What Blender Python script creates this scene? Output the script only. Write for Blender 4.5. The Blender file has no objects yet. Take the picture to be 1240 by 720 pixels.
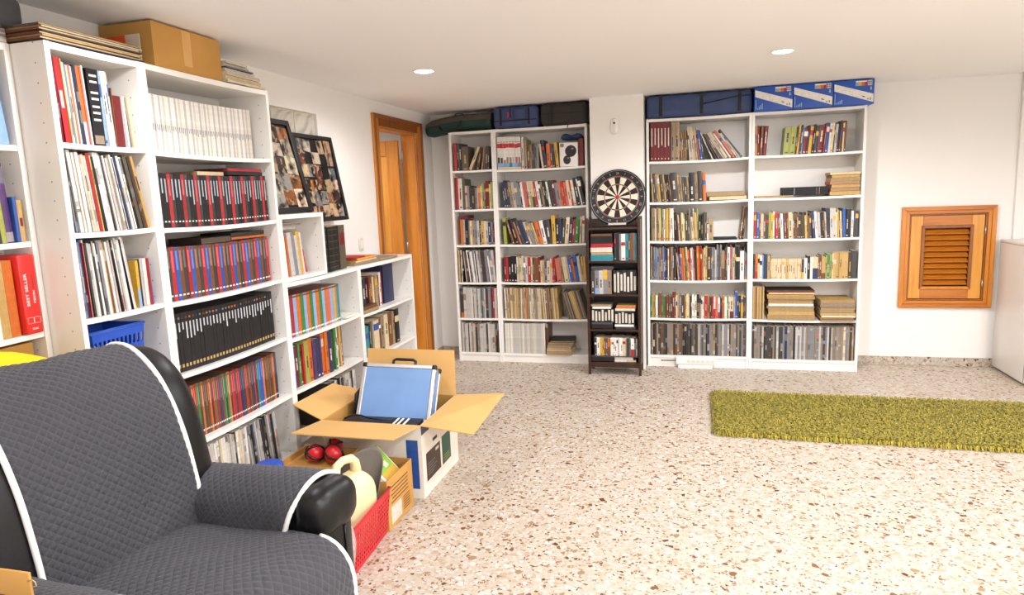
import bpy, bmesh, math, random
from mathutils import Vector, Matrix
S = bpy.context.scene
C = S.collection
PI = math.pi
rad = math.radians

# ------------------------------------------------------------------ camera
def cam_axes(y, p, r):
    cy, sy, cp, sp, cr, sr = math.cos(y), math.sin(y), math.cos(p), math.sin(p), math.cos(r), math.sin(r)
    f = Vector((-sy*cp, cy*cp, sp)); r0 = Vector((cy, sy, 0)); u0 = r0.cross(f)
    return cr*r0 + sr*u0, -sr*r0 + cr*u0, f
cr_, cu_, cf_ = cam_axes(0.2671, -0.151, -0.0386)
cd = bpy.data.cameras.new('camera'); cam = bpy.data.objects.new('camera', cd); C.objects.link(cam)
cd.sensor_width = 36; cd.lens = 36*813.87/1240; cd.clip_start = .02
m = Matrix((cr_, cu_, -cf_)).transposed().to_4x4(); m.translation = Vector((1.3914, -5.8852, 1.4653))
cam.matrix_world = m
S.camera = cam

# ------------------------------------------------------------------ world, light, exposure
w = bpy.data.worlds.new('world'); S.world = w; w.use_nodes = True
w.node_tree.nodes['Background'].inputs[0].default_value = (1, .95, .88, 1)
w.node_tree.nodes['Background'].inputs[1].default_value = .3
S.view_settings.view_transform = 'Standard'; S.view_settings.look = 'None'
S.view_settings.gamma = 1; S.view_settings.use_curve_mapping = False
S.view_settings.exposure = 0.0
LAMP_POWER = 107
LAMP_COLOR = (.95, .94, .98)
CEIL = 2.205
LAMPS = [(-.14, -2.05), (1.87, -1.69), (3.88, -2.5), (-.14, -4.02), (1.87, -3.66), (3.88, -4.5), (1.87, -5.65), (3.88, -6.2), (-.14, -6.0)]  # visible pair first; the rest are added out of view to raise the light
LAMP_SHARE = [.29, 1.0, .58, .34, .85, 1.2, 1.05, 1.9, .1, .6]

# ------------------------------------------------------------------ materials
def lin(h):
    h = h.lstrip('#'); v = [int(h[i:i+2], 16)/255 for i in (0, 2, 4)]
    return tuple(c/12.92 if c <= .04045 else ((c+.055)/1.055)**2.4 for c in v)
class NT:
    def __init__(s, name):
        s.m = bpy.data.materials.new(name); s.m.use_nodes = True
        s.t = s.m.node_tree; s.b = s.t.nodes['Principled BSDF']; s.n = s.t.nodes
    def add(s, typ, **k):
        n = s.n.new(typ)
        for a, v in k.items(): setattr(n, a, v)
        return n
    def link(s, a, b): s.t.links.new(a, b)
    def math(s, op, a, b=None, c=None):
        n = s.add('ShaderNodeMath', operation=op)
        for i, v in enumerate((a, b, c)):
            if v is None: continue
            if isinstance(v, (int, float)): n.inputs[i].default_value = v
            else: s.link(v, n.inputs[i])
        return n.outputs[0]
    def mix(s, fac, a, b):
        n = s.add('ShaderNodeMix', data_type='RGBA')
        for i, v in ((0, fac), (6, a), (7, b)):
            if isinstance(v, (int, float)): n.inputs[i].default_value = v
            elif isinstance(v, tuple): n.inputs[i].default_value = (*v, 1)
            else: s.link(v, n.inputs[i])
        return n.outputs[2]
    def noise(s, vec, scale, detail=3, rough=.5, out=0):
        n = s.add('ShaderNodeTexNoise'); n.inputs['Scale'].default_value = scale
        n.inputs['Detail'].default_value = detail; n.inputs['Roughness'].default_value = rough
        if vec: s.link(vec, n.inputs['Vector'])
        return n.outputs[out]
    def ramp(s, fac, stops, interp='LINEAR'):
        n = s.add('ShaderNodeValToRGB'); n.color_ramp.interpolation = interp
        e = n.color_ramp.elements
        while len(e) < len(stops): e.new(.5)
        for i, (p, c) in enumerate(stops):
            e[i].position = p; e[i].color = (*c, 1)
        s.link(fac, n.inputs[0]); return n.outputs[0]
    def coord(s, which='Object'):
        return s.add('ShaderNodeTexCoord').outputs[which]
    def mapping(s, vec, scale=(1, 1, 1)):
        n = s.add('ShaderNodeMapping'); n.inputs['Scale'].default_value = scale
        s.link(vec, n.inputs['Vector']); return n.outputs[0]
    def bump(s, h, strength=.2, dist=.01):
        n = s.add('ShaderNodeBump'); n.inputs['Strength'].default_value = strength
        n.inputs['Distance'].default_value = dist; s.link(h, n.inputs['Height'])
        s.link(n.outputs[0], s.b.inputs['Normal'])
    def col(s, c):
        if isinstance(c, tuple): s.b.inputs['Base Color'].default_value = (*c, 1)
        else: s.link(c, s.b.inputs['Base Color'])
    def set(s, **k):
        names = dict(rough='Roughness', metal='Metallic', spec='Specular IOR Level', trans='Transmission Weight', coat='Coat Weight', sheen='Sheen Weight', alpha='Alpha', ior='IOR', emis='Emission Strength', sss='Subsurface Weight')
        for a, v in k.items(): s.b.inputs[names[a]].default_value = v
        return s
M = {}
def simple(name, hx, rough=.5, var=.06, scale=8, bump=0, bscale=60, **k):
    n = NT(name); n.set(rough=rough, **k)
    c = lin(hx); v = n.noise(n.coord(), scale, 4)
    lo = tuple(max(0, x*(1-var)) for x in c); hi = tuple(min(1, x*(1+var)) for x in c)
    n.col(n.ramp(v, [(.3, lo), (.7, hi)]))
    if bump: n.bump(n.noise(n.coord(), bscale, 4), bump, .004)
    M[name] = n.m; return n.m
simple('wall_paint', '#eeebe6', .7, .012, 2, .06, 120)
simple('ceiling_paint', '#faf9f8', .8, .012, 1.5, .04, 100)
simple('melamine', '#efece6', .32, .012, 3)
simple('carton', '#c3924a', .75, .07, 6, .05, 30)
simple('carton_light', '#d8ab68', .75, .06, 5, .05, 30)
simple('carton_white', '#e6e0d4', .6, .05, 7)
simple('leather', '#0b0b0c', .38, .2, 20, .15, 90, spec=.35)
simple('piping_white', '#eceae6', .7, .03, 20)
simple('nylon_blue', '#3c4b74', .7, .12, 14, .2, 60)
simple('nylon_navy', '#29354f', .7, .12, 14, .2, 60)
simple('nylon_black', '#232120', .7, .15, 14, .2, 60)
simple('nylon_brown', '#2d2926', .7, .15, 14, .2, 60)
simple('nylon_green', '#123731', .7, .12, 14, .2, 60)
simple('nylon_grey', '#564e46', .7, .1, 14, .2, 60)
simple('strap_black', '#131212', .6, .1, 30)
simple('aluminium', '#d9d8d6', .3, .03, 30, metal=.75)
simple('steel', '#b9b5ad', .35, .05, 30, metal=.9)
simple('plastic_black', '#121213', .4, .1, 30)
simple('plastic_grey', '#45454a', .45, .08, 20)
simple('plastic_red', '#c8232c', .42, .08, 20)
simple('plastic_blue', '#1f4fb5', .4, .08, 20)
simple('plastic_white', '#efece6', .4, .02, 20)
simple('jug_plastic', '#ecd9a6', .42, .04, 8, sss=.0)
simple('case_blue', '#769ccf', .35, .06, 7)
simple('yellow_fabric', '#f4cf08', .8, .05, 12, .2, 80)
simple('red_rubber', '#d3252b', .35, .06, 12)
simple('grey_cloth', '#6c665f', .8, .08, 12, .2, 90)
simple('paper', '#ded3bd', .8, .05, 40)
simple('paper_old', '#bd9c66', .85, .12, 30)
simple('fridge', '#e6dfd6', .35, .015, 4)
simple('navy_cloth', '#23365e', .8, .12, 20)
simple('rug_base', '#7d7320', .95, .15, 30)
def clear_plastic():
    n = NT('clear_plastic'); n.col((.9, .9, .9)); n.set(rough=.15, alpha=.35, spec=.6)
    n.bump(n.noise(n.coord(), 25, 3), .6, .02); M['clear_plastic'] = n.m
clear_plastic()
def wood(name, a, b, cdark, rough=.35, grain=(14, 14, 1.2)):
    n = NT(name); v = n.mapping(n.coord(), grain)
    g = n.noise(v, 2.2, 6, .6); f = n.noise(n.mapping(n.coord(), (grain[0]*6, grain[1]*6, grain[2]*3)), 3, 4, .6)
    base = n.ramp(g, [(.3, lin(a)), (.55, lin(b)), (.75, lin(cdark))])
    n.col(n.mix(n.math('MULTIPLY', f, .25), base, lin(cdark))); n.set(rough=rough, coat=.25)
    n.bump(f, .05, .002); M[name] = n.m
wood('pine', '#d98d2e', '#cb7d20', '#ad6216')
wood('pine_h', '#cf8228', '#bd6e1b', '#9c5610', grain=(1.2, 14, 14))
wood('pine_light', '#e2a146', '#d89434', '#c27a22')
wood('pine_brown', '#9a5a1e', '#8a4c16', '#6a380e')
wood('mahogany', '#43210f', '#341809', '#1f0d06', .3)
def printed(name, rough):
    n = NT(name); a = n.add('ShaderNodeAttribute', attribute_name='Col')
    v = n.noise(n.coord(), 60, 3); v2 = n.ramp(v, [(.3, (.86, .86, .86)), (.7, (1.06, 1.06, 1.06))])
    x = n.add('ShaderNodeMix', data_type='RGBA', blend_type='MULTIPLY'); x.inputs[0].default_value = 1
    n.link(a.outputs['Color'], x.inputs[6]); n.link(v2, x.inputs[7])
    n.col(x.outputs[2]); n.set(rough=rough); M[name] = n.m
printed('printed', .42); printed('printed_matt', .75)
def photo_print():
    n = NT('photo_print'); a = n.add('ShaderNodeAttribute', attribute_name='Col')
    v = n.noise(n.coord(), 15, 1.5, .5, 0); w_ = n.noise(n.coord(), 34, 1, .5, 0)
    dark = n.mix(n.ramp(v, [(.36, (0, 0, 0)), (.54, (1, 1, 1))]), lin('#221a16'), a.outputs['Color'])
    c2 = n.mix(n.ramp(w_, [(.56, (0, 0, 0)), (.66, (1, 1, 1))]), dark, lin('#b8987c'))
    n.col(c2); n.set(rough=.3); M['photo_print'] = n.m
photo_print()
def terrazzo(name, bright=1.0, s1=48):
    n = NT(name); co = n.coord()
    wob = n.add('ShaderNodeTexNoise'); wob.inputs['Scale'].default_value = 40; n.link(co, wob.inputs['Vector'])
    vm = n.add('ShaderNodeVectorMath', operation='MULTIPLY_ADD'); n.link(wob.outputs['Color'], vm.inputs[0]); vm.inputs[1].default_value = (.012,)*3; n.link(co, vm.inputs[2])
    def layer(scale, edge):
        a = n.add('ShaderNodeTexVoronoi', feature='F1'); a.inputs['Scale'].default_value = scale; n.link(vm.outputs[0], a.inputs['Vector'])
        b = n.add('ShaderNodeTexVoronoi', feature='DISTANCE_TO_EDGE'); b.inputs['Scale'].default_value = scale; n.link(vm.outputs[0], b.inputs['Vector'])
        sp = n.add('ShaderNodeSeparateColor'); n.link(a.outputs['Color'], sp.inputs[0])
        thr = n.math('MULTIPLY_ADD', sp.outputs[1], .16, edge)
        mask = n.math('SMOOTH_MIN', n.math('MULTIPLY', n.math('GREATER_THAN', b.outputs['Distance'], thr), 1.0), 1.0, 0.0)
        return sp.outputs[0], sp.outputs[2], mask
    h = lambda x: tuple(c*bright for c in lin(x))
    matrix = n.mix(n.noise(co, 1.2, 4), h('#e9dccb'), h('#dccab2'))
    r2, g2, m2 = layer(s1*1.75, .05)
    c2 = n.ramp(r2, [(0, h('#e6d9c7')), (.45, h('#d9c6ad')), (.62, h('#f3ebe0')), (.76, h('#bb9a78')), (.87, h('#a57a50')), (.955, h('#7d5433'))], 'CONSTANT')
    k2 = n.mix(m2, matrix, c2)
    r1, g1, m1 = layer(s1, .04)
    c1 = n.ramp(r1, [(0, h('#ebe0cf')), (.52, h('#f4eee4')), (.72, h('#d8c2a4')), (.86, h('#bd9a73')), (.93, h('#976844')), (.98, h('#704a30'))], 'CONSTANT')
    on1 = n.math('MULTIPLY', m1, n.math('GREATER_THAN', g1, .28))
    n.col(n.mix(on1, k2, c1)); n.set(rough=.42, spec=.3); M[name] = n.m
terrazzo('terrazzo', .66, 42); terrazzo('terrazzo_skirting', .6, 40)
def quilt():
    n = NT('quilt'); v = n.noise(n.coord(), 260, 2)
    uv = n.add('ShaderNodeUVMap'); sp = n.add('ShaderNodeSeparateXYZ'); n.link(uv.outputs[0], sp.inputs[0])
    a = n.math('ABSOLUTE', n.math('SINE', n.math('MULTIPLY', n.math('ADD', sp.outputs[0], sp.outputs[1]), PI)))
    b = n.math('ABSOLUTE', n.math('SINE', n.math('MULTIPLY', n.math('SUBTRACT', sp.outputs[0], sp.outputs[1]), PI)))
    q = n.math('POWER', n.math('MINIMUM', a, b), .4)
    seam = n.ramp(q, [(.42, (1, 1, 1)), (.62, (0, 0, 0))])
    base = n.mix(v, lin('#2f2f34'), lin('#424247'))
    n.col(n.mix(n.math('MULTIPLY', seam, .22), base, lin('#6b6b70'))); n.set(rough=.85, sheen=.1)
    n.bump(n.math('ADD', q, n.math('MULTIPLY', v, .12)), .5, .006); M['quilt'] = n.m
quilt()
def rug_mat():
    n = NT('rug_pile'); a = n.add('ShaderNodeAttribute', attribute_name='Col'); n.col(a.outputs['Color']); n.set(rough=.8, sheen=.2); M['rug_pile'] = n.m
rug_mat()
def glow():
    n = NT('lamp_lens'); n.col((1, 1, 1)); n.b.inputs['Emission Color'].default_value = (1, .95, .88, 1); n.set(emis=9); M['lamp_lens'] = n.m
glow()
def glass_block():
    n = NT('glass_block'); n.col(lin('#d3ccbe')); n.set(rough=.15, trans=.0, ior=1.45, coat=.4)
    wv = n.add('ShaderNodeTexWave', wave_type='RINGS'); wv.inputs['Scale'].default_value = 4; wv.inputs['Distortion'].default_value = 5; wv.inputs['Detail'].default_value = 1
    n.link(n.coord(), wv.inputs['Vector']); n.bump(wv.outputs['Fac'], .55, .03); M['glass_block'] = n.m
    n = NT('frame_glass'); n.col((0, 0, 0)); n.set(rough=.03, alpha=.06, spec=.4); M['frame_glass'] = n.m
glass_block()
def panel_holes():   # white board with two rows of drilled shelf-peg holes (object space: y = depth, z = height)
    n = NT('melamine_drilled'); sp = n.add('ShaderNodeSeparateXYZ'); n.link(n.coord(), sp.inputs[0])
    dz = n.math('ABSOLUTE', n.math('SUBTRACT', n.math('MODULO', sp.outputs[2], .064), .032))
    def row(y0): 
        dy = n.math('ABSOLUTE', n.math('SUBTRACT', sp.outputs[1], y0))
        return n.math('LESS_THAN', n.math('SQRT', n.math('ADD', n.math('POWER', dy, 2), n.math('POWER', dz, 2))), .0028)
    h = n.math('MAXIMUM', row(.045), row(.235))
    n.col(n.mix(h, lin('#efece6'), lin('#8d877d'))); n.set(rough=.32); M['melamine_drilled'] = n.m
panel_holes()

# ------------------------------------------------------------------ helpers
def link(name, me, mat, parent=None):
    o = bpy.data.objects.new(name, me); C.objects.link(o)
    if mat is not None and not me.materials: me.materials.append(M[mat] if isinstance(mat, str) else mat)
    if parent: o.parent = parent
    return o
def tag(o, label=None, cat=None, group=None, kind=None):
    if label: o['label'] = label
    if cat: o['category'] = cat
    if group: o['group'] = group
    if kind: o['kind'] = kind
    return o
def thing(name, label, cat, loc=(0, 0, 0), rz=0, group=None):
    o = bpy.data.objects.new(name, None); C.objects.link(o); o.empty_display_size = .05
    o.location = loc; o.rotation_euler = (0, 0, rz); return tag(o, label, cat, group)
def bm_obj(name, bm, mat, parent=None, smooth=False, loc=None, rot=None):
    me = bpy.data.meshes.new(name); bm.normal_update(); bm.to_mesh(me); bm.free()
    if smooth:
        for p in me.polygons: p.use_smooth = True
    o = link(name, me, mat, parent)
    if loc: o.location = loc
    if rot: o.rotation_euler = rot
    return o
def box_bm(bm, lo, hi, bev=0, M4=None):
    r = bmesh.ops.create_cube(bm, size=1)
    vs = r['verts']
    for v in vs:
        v.co = Vector([lo[i] + (v.co[i]+.5)*(hi[i]-lo[i]) for i in range(3)])
    if bev:
        es = list({e for v in vs for e in v.link_edges})
        g = bmesh.ops.bevel(bm, geom=es, offset=bev, segments=2, profile=.5, affect='EDGES')
        vs = list({v for v in g['verts']} | {v for v in vs if v.is_valid})
    if M4 is not None:
        bmesh.ops.transform(bm, matrix=M4, verts=[v for v in vs if v.is_valid])
    return vs
def box(name, lo, hi, mat, parent=None, bev=0, loc=None, rot=None):
    bm = bmesh.new(); box_bm(bm, lo, hi, bev)
    return bm_obj(name, bm, mat, parent, loc=loc, rot=rot)
def tube(name, pts, r, mat, parent=None, seg=8, closed=False, radii=None, flat=None):
    pts = [Vector(p) for p in pts]; n = len(pts); verts = []; faces = []
    prev = None
    for i, p in enumerate(pts):
        a = pts[(i-1) % n] if (closed or i) else p; b = pts[(i+1) % n] if (closed or i < n-1) else p
        t = (b-a).normalized()
        if prev is None:
            up = Vector((0, 0, 1)) if abs(t.z) < .9 else Vector((1, 0, 0))
            x = t.cross(up).normalized()
        else:
            x = (prev - t*prev.dot(t)).normalized()
        prev = x; y = t.cross(x); rr = radii[i] if radii else r
        for k in range(seg):
            an = 2*PI*k/seg; verts.append(p + x*(rr*math.cos(an)) + y*(rr*math.sin(an)*(flat or 1)))
    m_ = n if closed else n-1
    for i in range(m_):
        for k in range(seg):
            a = i*seg+k; b = i*seg+(k+1) % seg; c_ = ((i+1) % n)*seg+(k+1) % seg; d = ((i+1) % n)*seg+k
            faces.append((a, b, c_, d))
    if not closed:
        faces.append(tuple(range(seg-1, -1, -1))); faces.append(tuple((n-1)*seg+k for k in range(seg)))
    me = bpy.data.meshes.new(name); me.from_pydata(verts, [], faces)
    for p in me.polygons: p.use_smooth = len(p.vertices) == 4
    return link(name, me, mat, parent)
def lathe(name, prof, mat, parent=None, seg=24, loc=None, rot=None):
    verts, faces = [], []; n = len(prof)
    for r, z in prof:
        for k in range(seg):
            a = 2*PI*k/seg; verts.append((r*math.cos(a), r*math.sin(a), z))
    for i in range(n-1):
        for k in range(seg):
            faces.append((i*seg+k, i*seg+(k+1) % seg, (i+1)*seg+(k+1) % seg, (i+1)*seg+k))
    faces.append(tuple(range(seg-1, -1, -1))); faces.append(tuple((n-1)*seg+k for k in range(seg)))
    me = bpy.data.meshes.new(name); me.from_pydata(verts, [], faces)
    for p in me.polygons: p.use_smooth = len(p.vertices) == 4
    o = link(name, me, mat, parent)
    if loc: o.location = loc
    if rot: o.rotation_euler = rot
    return o
def rounded(name, lo, hi, r, mat, parent=None, n=10, deform=None, loc=None, rot=None):
    """box with soft rounded edges, then an optional deform(x, y, z)"""
    bm = bmesh.new(); bmesh.ops.create_cube(bm, size=2)
    bmesh.ops.subdivide_edges(bm, edges=bm.edges[:], cuts=n, use_grid_fill=True)
    c_ = [(lo[i]+hi[i])/2 for i in range(3)]; hf = [(hi[i]-lo[i])/2 for i in range(3)]
    if not isinstance(r, (tuple, list)): r = (r,)*3
    rr = [min(r[i], hf[i]*.999) for i in range(3)]
    for v in bm.verts:
        q = []; d = []
        for i in range(3):
            # concentrate samples near the rounded ends
            x = v.co[i]; inner = hf[i]-rr[i]
            t = math.copysign(min(abs(x)/.5, 1), x)*inner if abs(x) < .5 else math.copysign(inner, x)
            d.append(0 if abs(x) < .5 else math.copysign((abs(x)-.5)/.5, x)); q.append(t)
        mx = max(abs(k) for k in d)
        L = math.sqrt(sum(k*k for k in d)) or 1
        co = Vector([c_[i]+q[i]+rr[i]*(d[i]/L*mx if mx else 0) for i in range(3)])
        v.co = Vector(deform(*co)) if deform else co
    return bm_obj(name, bm, mat, parent, smooth=True, loc=loc, rot=rot)
def grid(name, nu, nv, fn, mat, parent=None, thick=0, uvf=None):
    verts = [Vector(fn(i/nu, j/nv)) for j in range(nv+1) for i in range(nu+1)]
    faces = [(j*(nu+1)+i, j*(nu+1)+i+1, (j+1)*(nu+1)+i+1, (j+1)*(nu+1)+i) for j in range(nv) for i in range(nu)]
    me = bpy.data.meshes.new(name); me.from_pydata(verts, [], faces)
    for p in me.polygons: p.use_smooth = True
    if uvf:
        uvl = me.uv_layers.new(name='UVMap')
        for lp in me.loops:
            k = lp.vertex_index; uvl.data[lp.index].uv = uvf((k % (nu+1))/nu, (k//(nu+1))/nv)
    o = link(name, me, mat, parent)
    if thick:
        s = o.modifiers.new('solid', 'SOLIDIFY'); s.thickness = thick; s.offset = -1
    return o
def quadcolor(name, quads, mat, parent=None):
    """quads: list of (four points, colour tuple) joined as one printed surface"""
    verts, faces, cols = [], [], []
    for pts, c_ in quads:
        b = len(verts); verts += [Vector(p) for p in pts]; faces.append(tuple(range(b, b+len(pts)))); cols += [(*c_, 1)]*len(pts)
    me = bpy.data.meshes.new(name); me.from_pydata(verts, [], faces)
    at = me.color_attributes.new('Col', 'FLOAT_COLOR', 'CORNER')
    for i, c_ in enumerate(cols): at.data[i].color = c_
    return link(name, me, mat, parent)
def text_part(name, txt, size, mat, parent, M4, width=None):
    cu = bpy.data.curves.new(name, 'FONT'); cu.body = txt; cu.size = size; cu.align_x = 'CENTER'; cu.align_y = 'CENTER'; cu.extrude = .0004
    tmp = bpy.data.objects.new(name, cu); C.objects.link(tmp)
    dg = bpy.context.evaluated_depsgraph_get(); me = bpy.data.meshes.new_from_object(tmp.evaluated_get(dg))
    bpy.data.objects.remove(tmp); 
    if width:
        xs = [v.co.x for v in me.vertices]; k = width/(max(xs)-min(xs))
        for v in me.vertices: v.co.x *= k
    me.transform(M4); me.materials.clear()
    return link(name, me, mat, parent)

# ------------------------------------------------------------------ the room
XW = -.923                      # left wall face
def holed_wall(name, u0, u1, z0, z1, holes, thick, axis):
    """wall face on the plane axis=0; holes = (u0,u1,z0,z1); one connected mesh"""
    us = sorted({u0, u1, *[h[0] for h in holes], *[h[1] for h in holes]}); zs = sorted({z0, z1, *[h[2] for h in holes], *[h[3] for h in holes]})
    solid = lambda i, j: 0 <= i < len(us)-1 and 0 <= j < len(zs)-1 and not any(h[0] <= (us[i]+us[i+1])/2 <= h[1] and h[2] <= (zs[j]+zs[j+1])/2 <= h[3] for h in holes)
    vid = {}; verts = []; faces = []
    def V(i, j, k):
        if (i, j, k) not in vid:
            vid[(i, j, k)] = len(verts)
            verts.append((-k*thick, us[i], zs[j]) if axis == 'x' else (us[i], k*thick, zs[j]))
        return vid[(i, j, k)]
    for i in range(len(us)-1):
        for j in range(len(zs)-1):
            if not solid(i, j): continue
            faces.append((V(i, j, 0), V(i+1, j, 0), V(i+1, j+1, 0), V(i, j+1, 0)))
            faces.append((V(i, j+1, 1), V(i+1, j+1, 1), V(i+1, j, 1), V(i, j, 1)))
            for (di, dj), (a, b) in {(-1, 0): ((i, j), (i, j+1)), (1, 0): ((i+1, j+1), (i+1, j)), (0, -1): ((i+1, j), (i, j)), (0, 1): ((i, j+1), (i+1, j+1))}.items():
                if not solid(i+di, j+dj): faces.append((V(*a, 0), V(*a, 1), V(*b, 1), V(*b, 0)))
    me = bpy.data.meshes.new(name); me.from_pydata(verts, [], faces); me.validate()
    bm = bmesh.new(); bm.from_mesh(me); bmesh.ops.recalc_face_normals(bm, faces=bm.faces[:]); bm.to_mesh(me); bm.free()
    return tag(link(name, me, 'wall_paint'), kind='structure')
DOOR = (-1.115, -.375, 0.0, 2.02)
GB = (-2.67, -1.96, 1.545, 2.02)
wl = holed_wall('wall_left', -6.8, 0, 0, CEIL, [DOOR, GB], .12, 'x'); wl.location = (XW, 0, 0)
HATCH = (3.01, 3.54, .525, 1.20)
wb = holed_wall('wall_back', XW-.12, 4.9, 0, CEIL, [HATCH], .12, 'y')
tag(box('wall_right', (4.78, -6.8, 0), (4.9, 0, CEIL), 'wall_paint'), kind='structure')
tag(box('wall_front', (XW-.12, -6.92, 0), (4.9, -6.8, CEIL), 'wall_paint'), kind='structure')
tag(box('wall_pillar', (.585, -.385, 0), (1.008, -.0005, CEIL), 'wall_paint'), kind='structure')
tag(box('wall_tone_step', (3.705, -.03, 0), (4.78, -.0005, CEIL), 'wall_paint'), kind='structure')  # added step that marks a tone boundary on the back wall
tag(box('floor', (-2.9, -6.92, -.1), (4.9, .12, 0), 'terrazzo'), kind='structure')
tag(box('ceiling', (-2.9, -6.92, CEIL), (4.9, .12, CEIL+.1), 'ceiling_paint'), kind='structure')
# the room beyond the door
tag(box('wall_beyond', (-2.9, -2.9, 0), (-2.8, .12, CEIL), 'wall_paint'), kind='structure')
tag(box('wall_beyond_side', (-2.8, .02, 0), (XW-.125, .12, CEIL), 'wall_paint'), kind='structure')
tag(box('wall_beyond_near', (-2.8, -2.9, 0), (XW-.125, -2.8, CEIL), 'wall_paint'), kind='structure')
for nm, lo, hi in (('baseboard_back', (2.635, -.012, 0), (3.70, 0, .068)), ('baseboard_corner', (XW, -.012, 0), (-.664, 0, .068)), ('baseboard_left', (XW, -.275, 0), (XW+.012, -.013, .068))):
    tag(box(nm, lo, hi, 'terrazzo_skirting', bev=.002), kind='structure')

# door: frame trim, lining, leaf opened into the next room
t = tag(thing('door_1', None, None, (XW, 0, 0)), kind='structure')
def trim_piece(name, lo, hi, mat, par):
    bm = bmesh.new(); box_bm(bm, lo, hi, .004); return bm_obj(name, bm, mat, par)
y0, y1, zt = DOOR[0], DOOR[1], DOOR[3]
trim_piece('frame_side', (.0005, y0-.085, 0), (.022, y0, zt+.09), 'pine', t)
trim_piece('frame_side', (.0005, y1, 0), (.022, y1+.095, zt+.09), 'pine', t)
trim_piece('frame_head', (.0005, y0, zt), (.022, y1, zt+.09), 'pine_brown', t)
trim_piece('frame_bead', (.0225, y1+.06, 0), (.032, y1+.095, zt+.088), 'pine_brown', t)
trim_piece('frame_bead', (.0225, y0-.085, 0), (.032, y0-.06, zt+.088), 'pine_brown', t)
trim_piece('frame_bead', (.0225, y0-.058, zt+.055), (.032, y1+.058, zt+.088), 'pine_brown', t)
trim_piece('lining_side', (-.125, y0+.0005, 0), (0, y0+.03, zt-.015), 'pine', t)
trim_piece('lining_side', (-.125, y1-.03, 0), (0, y1-.0005, zt-.015), 'pine', t)
trim_piece('lining_head', (-.125, y0+.0005, zt-.0145), (0, y1-.0005, zt-.0005), 'pine', t)
lf = bpy.data.objects.new('door_leaf', None); C.objects.link(lf); lf.parent = t; lf.location = (-.135, y1-.05, .01)
W_ = .70; H_ = 1.955
for nm, lo, hi, mt in (('stile', (-.11, -.035, 0), (0, 0, H_), 'pine'), ('stile', (-W_, -.035, 0), (-W_+.11, 0, H_), 'pine'), ('rail', (-W_+.1105, -.035, H_-.13), (-.1105, 0, H_), 'pine'), ('rail', (-W_+.1105, -.035, 0), (-.1105, 0, .22), 'pine'), ('rail', (-W_+.1105, -.035, .86), (-.1105, 0, 1.0), 'pine'),
        ('door_panel', (-W_+.1105, -.024, 1.0005), (-.1105, -.01, H_-.1305), 'pine_light'), ('door_panel', (-W_+.1105, -.024, .2205), (-.1105, -.01, .8595), 'pine_light')):
    trim_piece(nm, lo, hi, mt, lf)
for z in (.25, 1.0, 1.78):
    lathe('hinge', [(.009, 0), (.009, .09), (.005, .1), (.005, -.01)][:2]+[(.004, .1)], 'steel', t, 10, loc=(-.118, y1-.036, z))
# glass block window in the left wall
gw = tag(thing('window_1', None, None, (XW, 0, 0)), kind='structure')
pitch = (GB[1]-GB[0])/3
for i in range(3):
    for j in range(2):
        a = GB[0]+i*pitch+.006; b = GB[0]+(i+1)*pitch-.006; c_ = GB[2]+j*(.475/2)+.006; d = GB[2]+(j+1)*(.475/2)-.006
        bm = bmesh.new(); box_bm(bm, (-.08, a, c_), (-.012, b, d), .006)
        f = max(bm.faces, key=lambda f: f.calc_center_median().x if f.normal.x > .9 or True else -9)
        f = max([f for f in bm.faces if f.calc_area() > .03], key=lambda f: f.calc_center_median().x)
        r = bmesh.ops.inset_region(bm, faces=[f], thickness=.022, depth=0); bmesh.ops.translate(bm, verts=f.verts, vec=(-.01, 0, 0))
        bm_obj('glass_block', bm, 'glass_block', gw)
bm = bmesh.new()
for i in range(4): box_bm(bm, (-.085, GB[0]+i*pitch-(.0055 if i else 0), GB[2]), (-.02, GB[0]+i*pitch+(.0055 if i < 3 else 0), GB[3]))
for j in range(3): box_bm(bm, (-.084, GB[0], GB[2]+j*.2375-(.0055 if j else 0)), (-.0205, GB[1], GB[2]+j*.2375+(.0055 if j < 2 else 0)))
bm_obj('mortar_joint', bm, 'paper', gw)

# downlights: a visible pair, the others added out of view for extra light
for i, (x, y) in enumerate(LAMPS + [(-1.9, -1.2)]):
    lab = {0: 'round recessed ceiling downlight nearest the open door', 1: 'round recessed ceiling downlight in front of the right-hand bookcases'}.get(i)
    t = thing('downlight', lab or 'added unseen ceiling downlight giving extra light', 'ceiling light', (x, y, CEIL), 0, 'ceiling downlights')
    tube('trim_ring', [(.060*math.cos(a), .060*math.sin(a), -.003) for a in [2*PI*k/40 for k in range(40)]], .005, 'plastic_white', t, 8, closed=True, flat=.55)
    lathe('lens', [(.054, -.0005), (.053, -.004), (.036, -.009), (.012, -.011)], 'lamp_lens', t, 32)
    ld = bpy.data.lights.new('lamp', 'SPOT'); ld.spot_size = rad(176); ld.spot_blend = .55; ld.shadow_soft_size = .045; ld.color = LAMP_COLOR
    ld.energy = LAMP_POWER*LAMP_SHARE[i]
    lo = bpy.data.objects.new('lamp', ld); C.objects.link(lo); lo.parent = t; lo.location = (0, 0, -.055)

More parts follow.
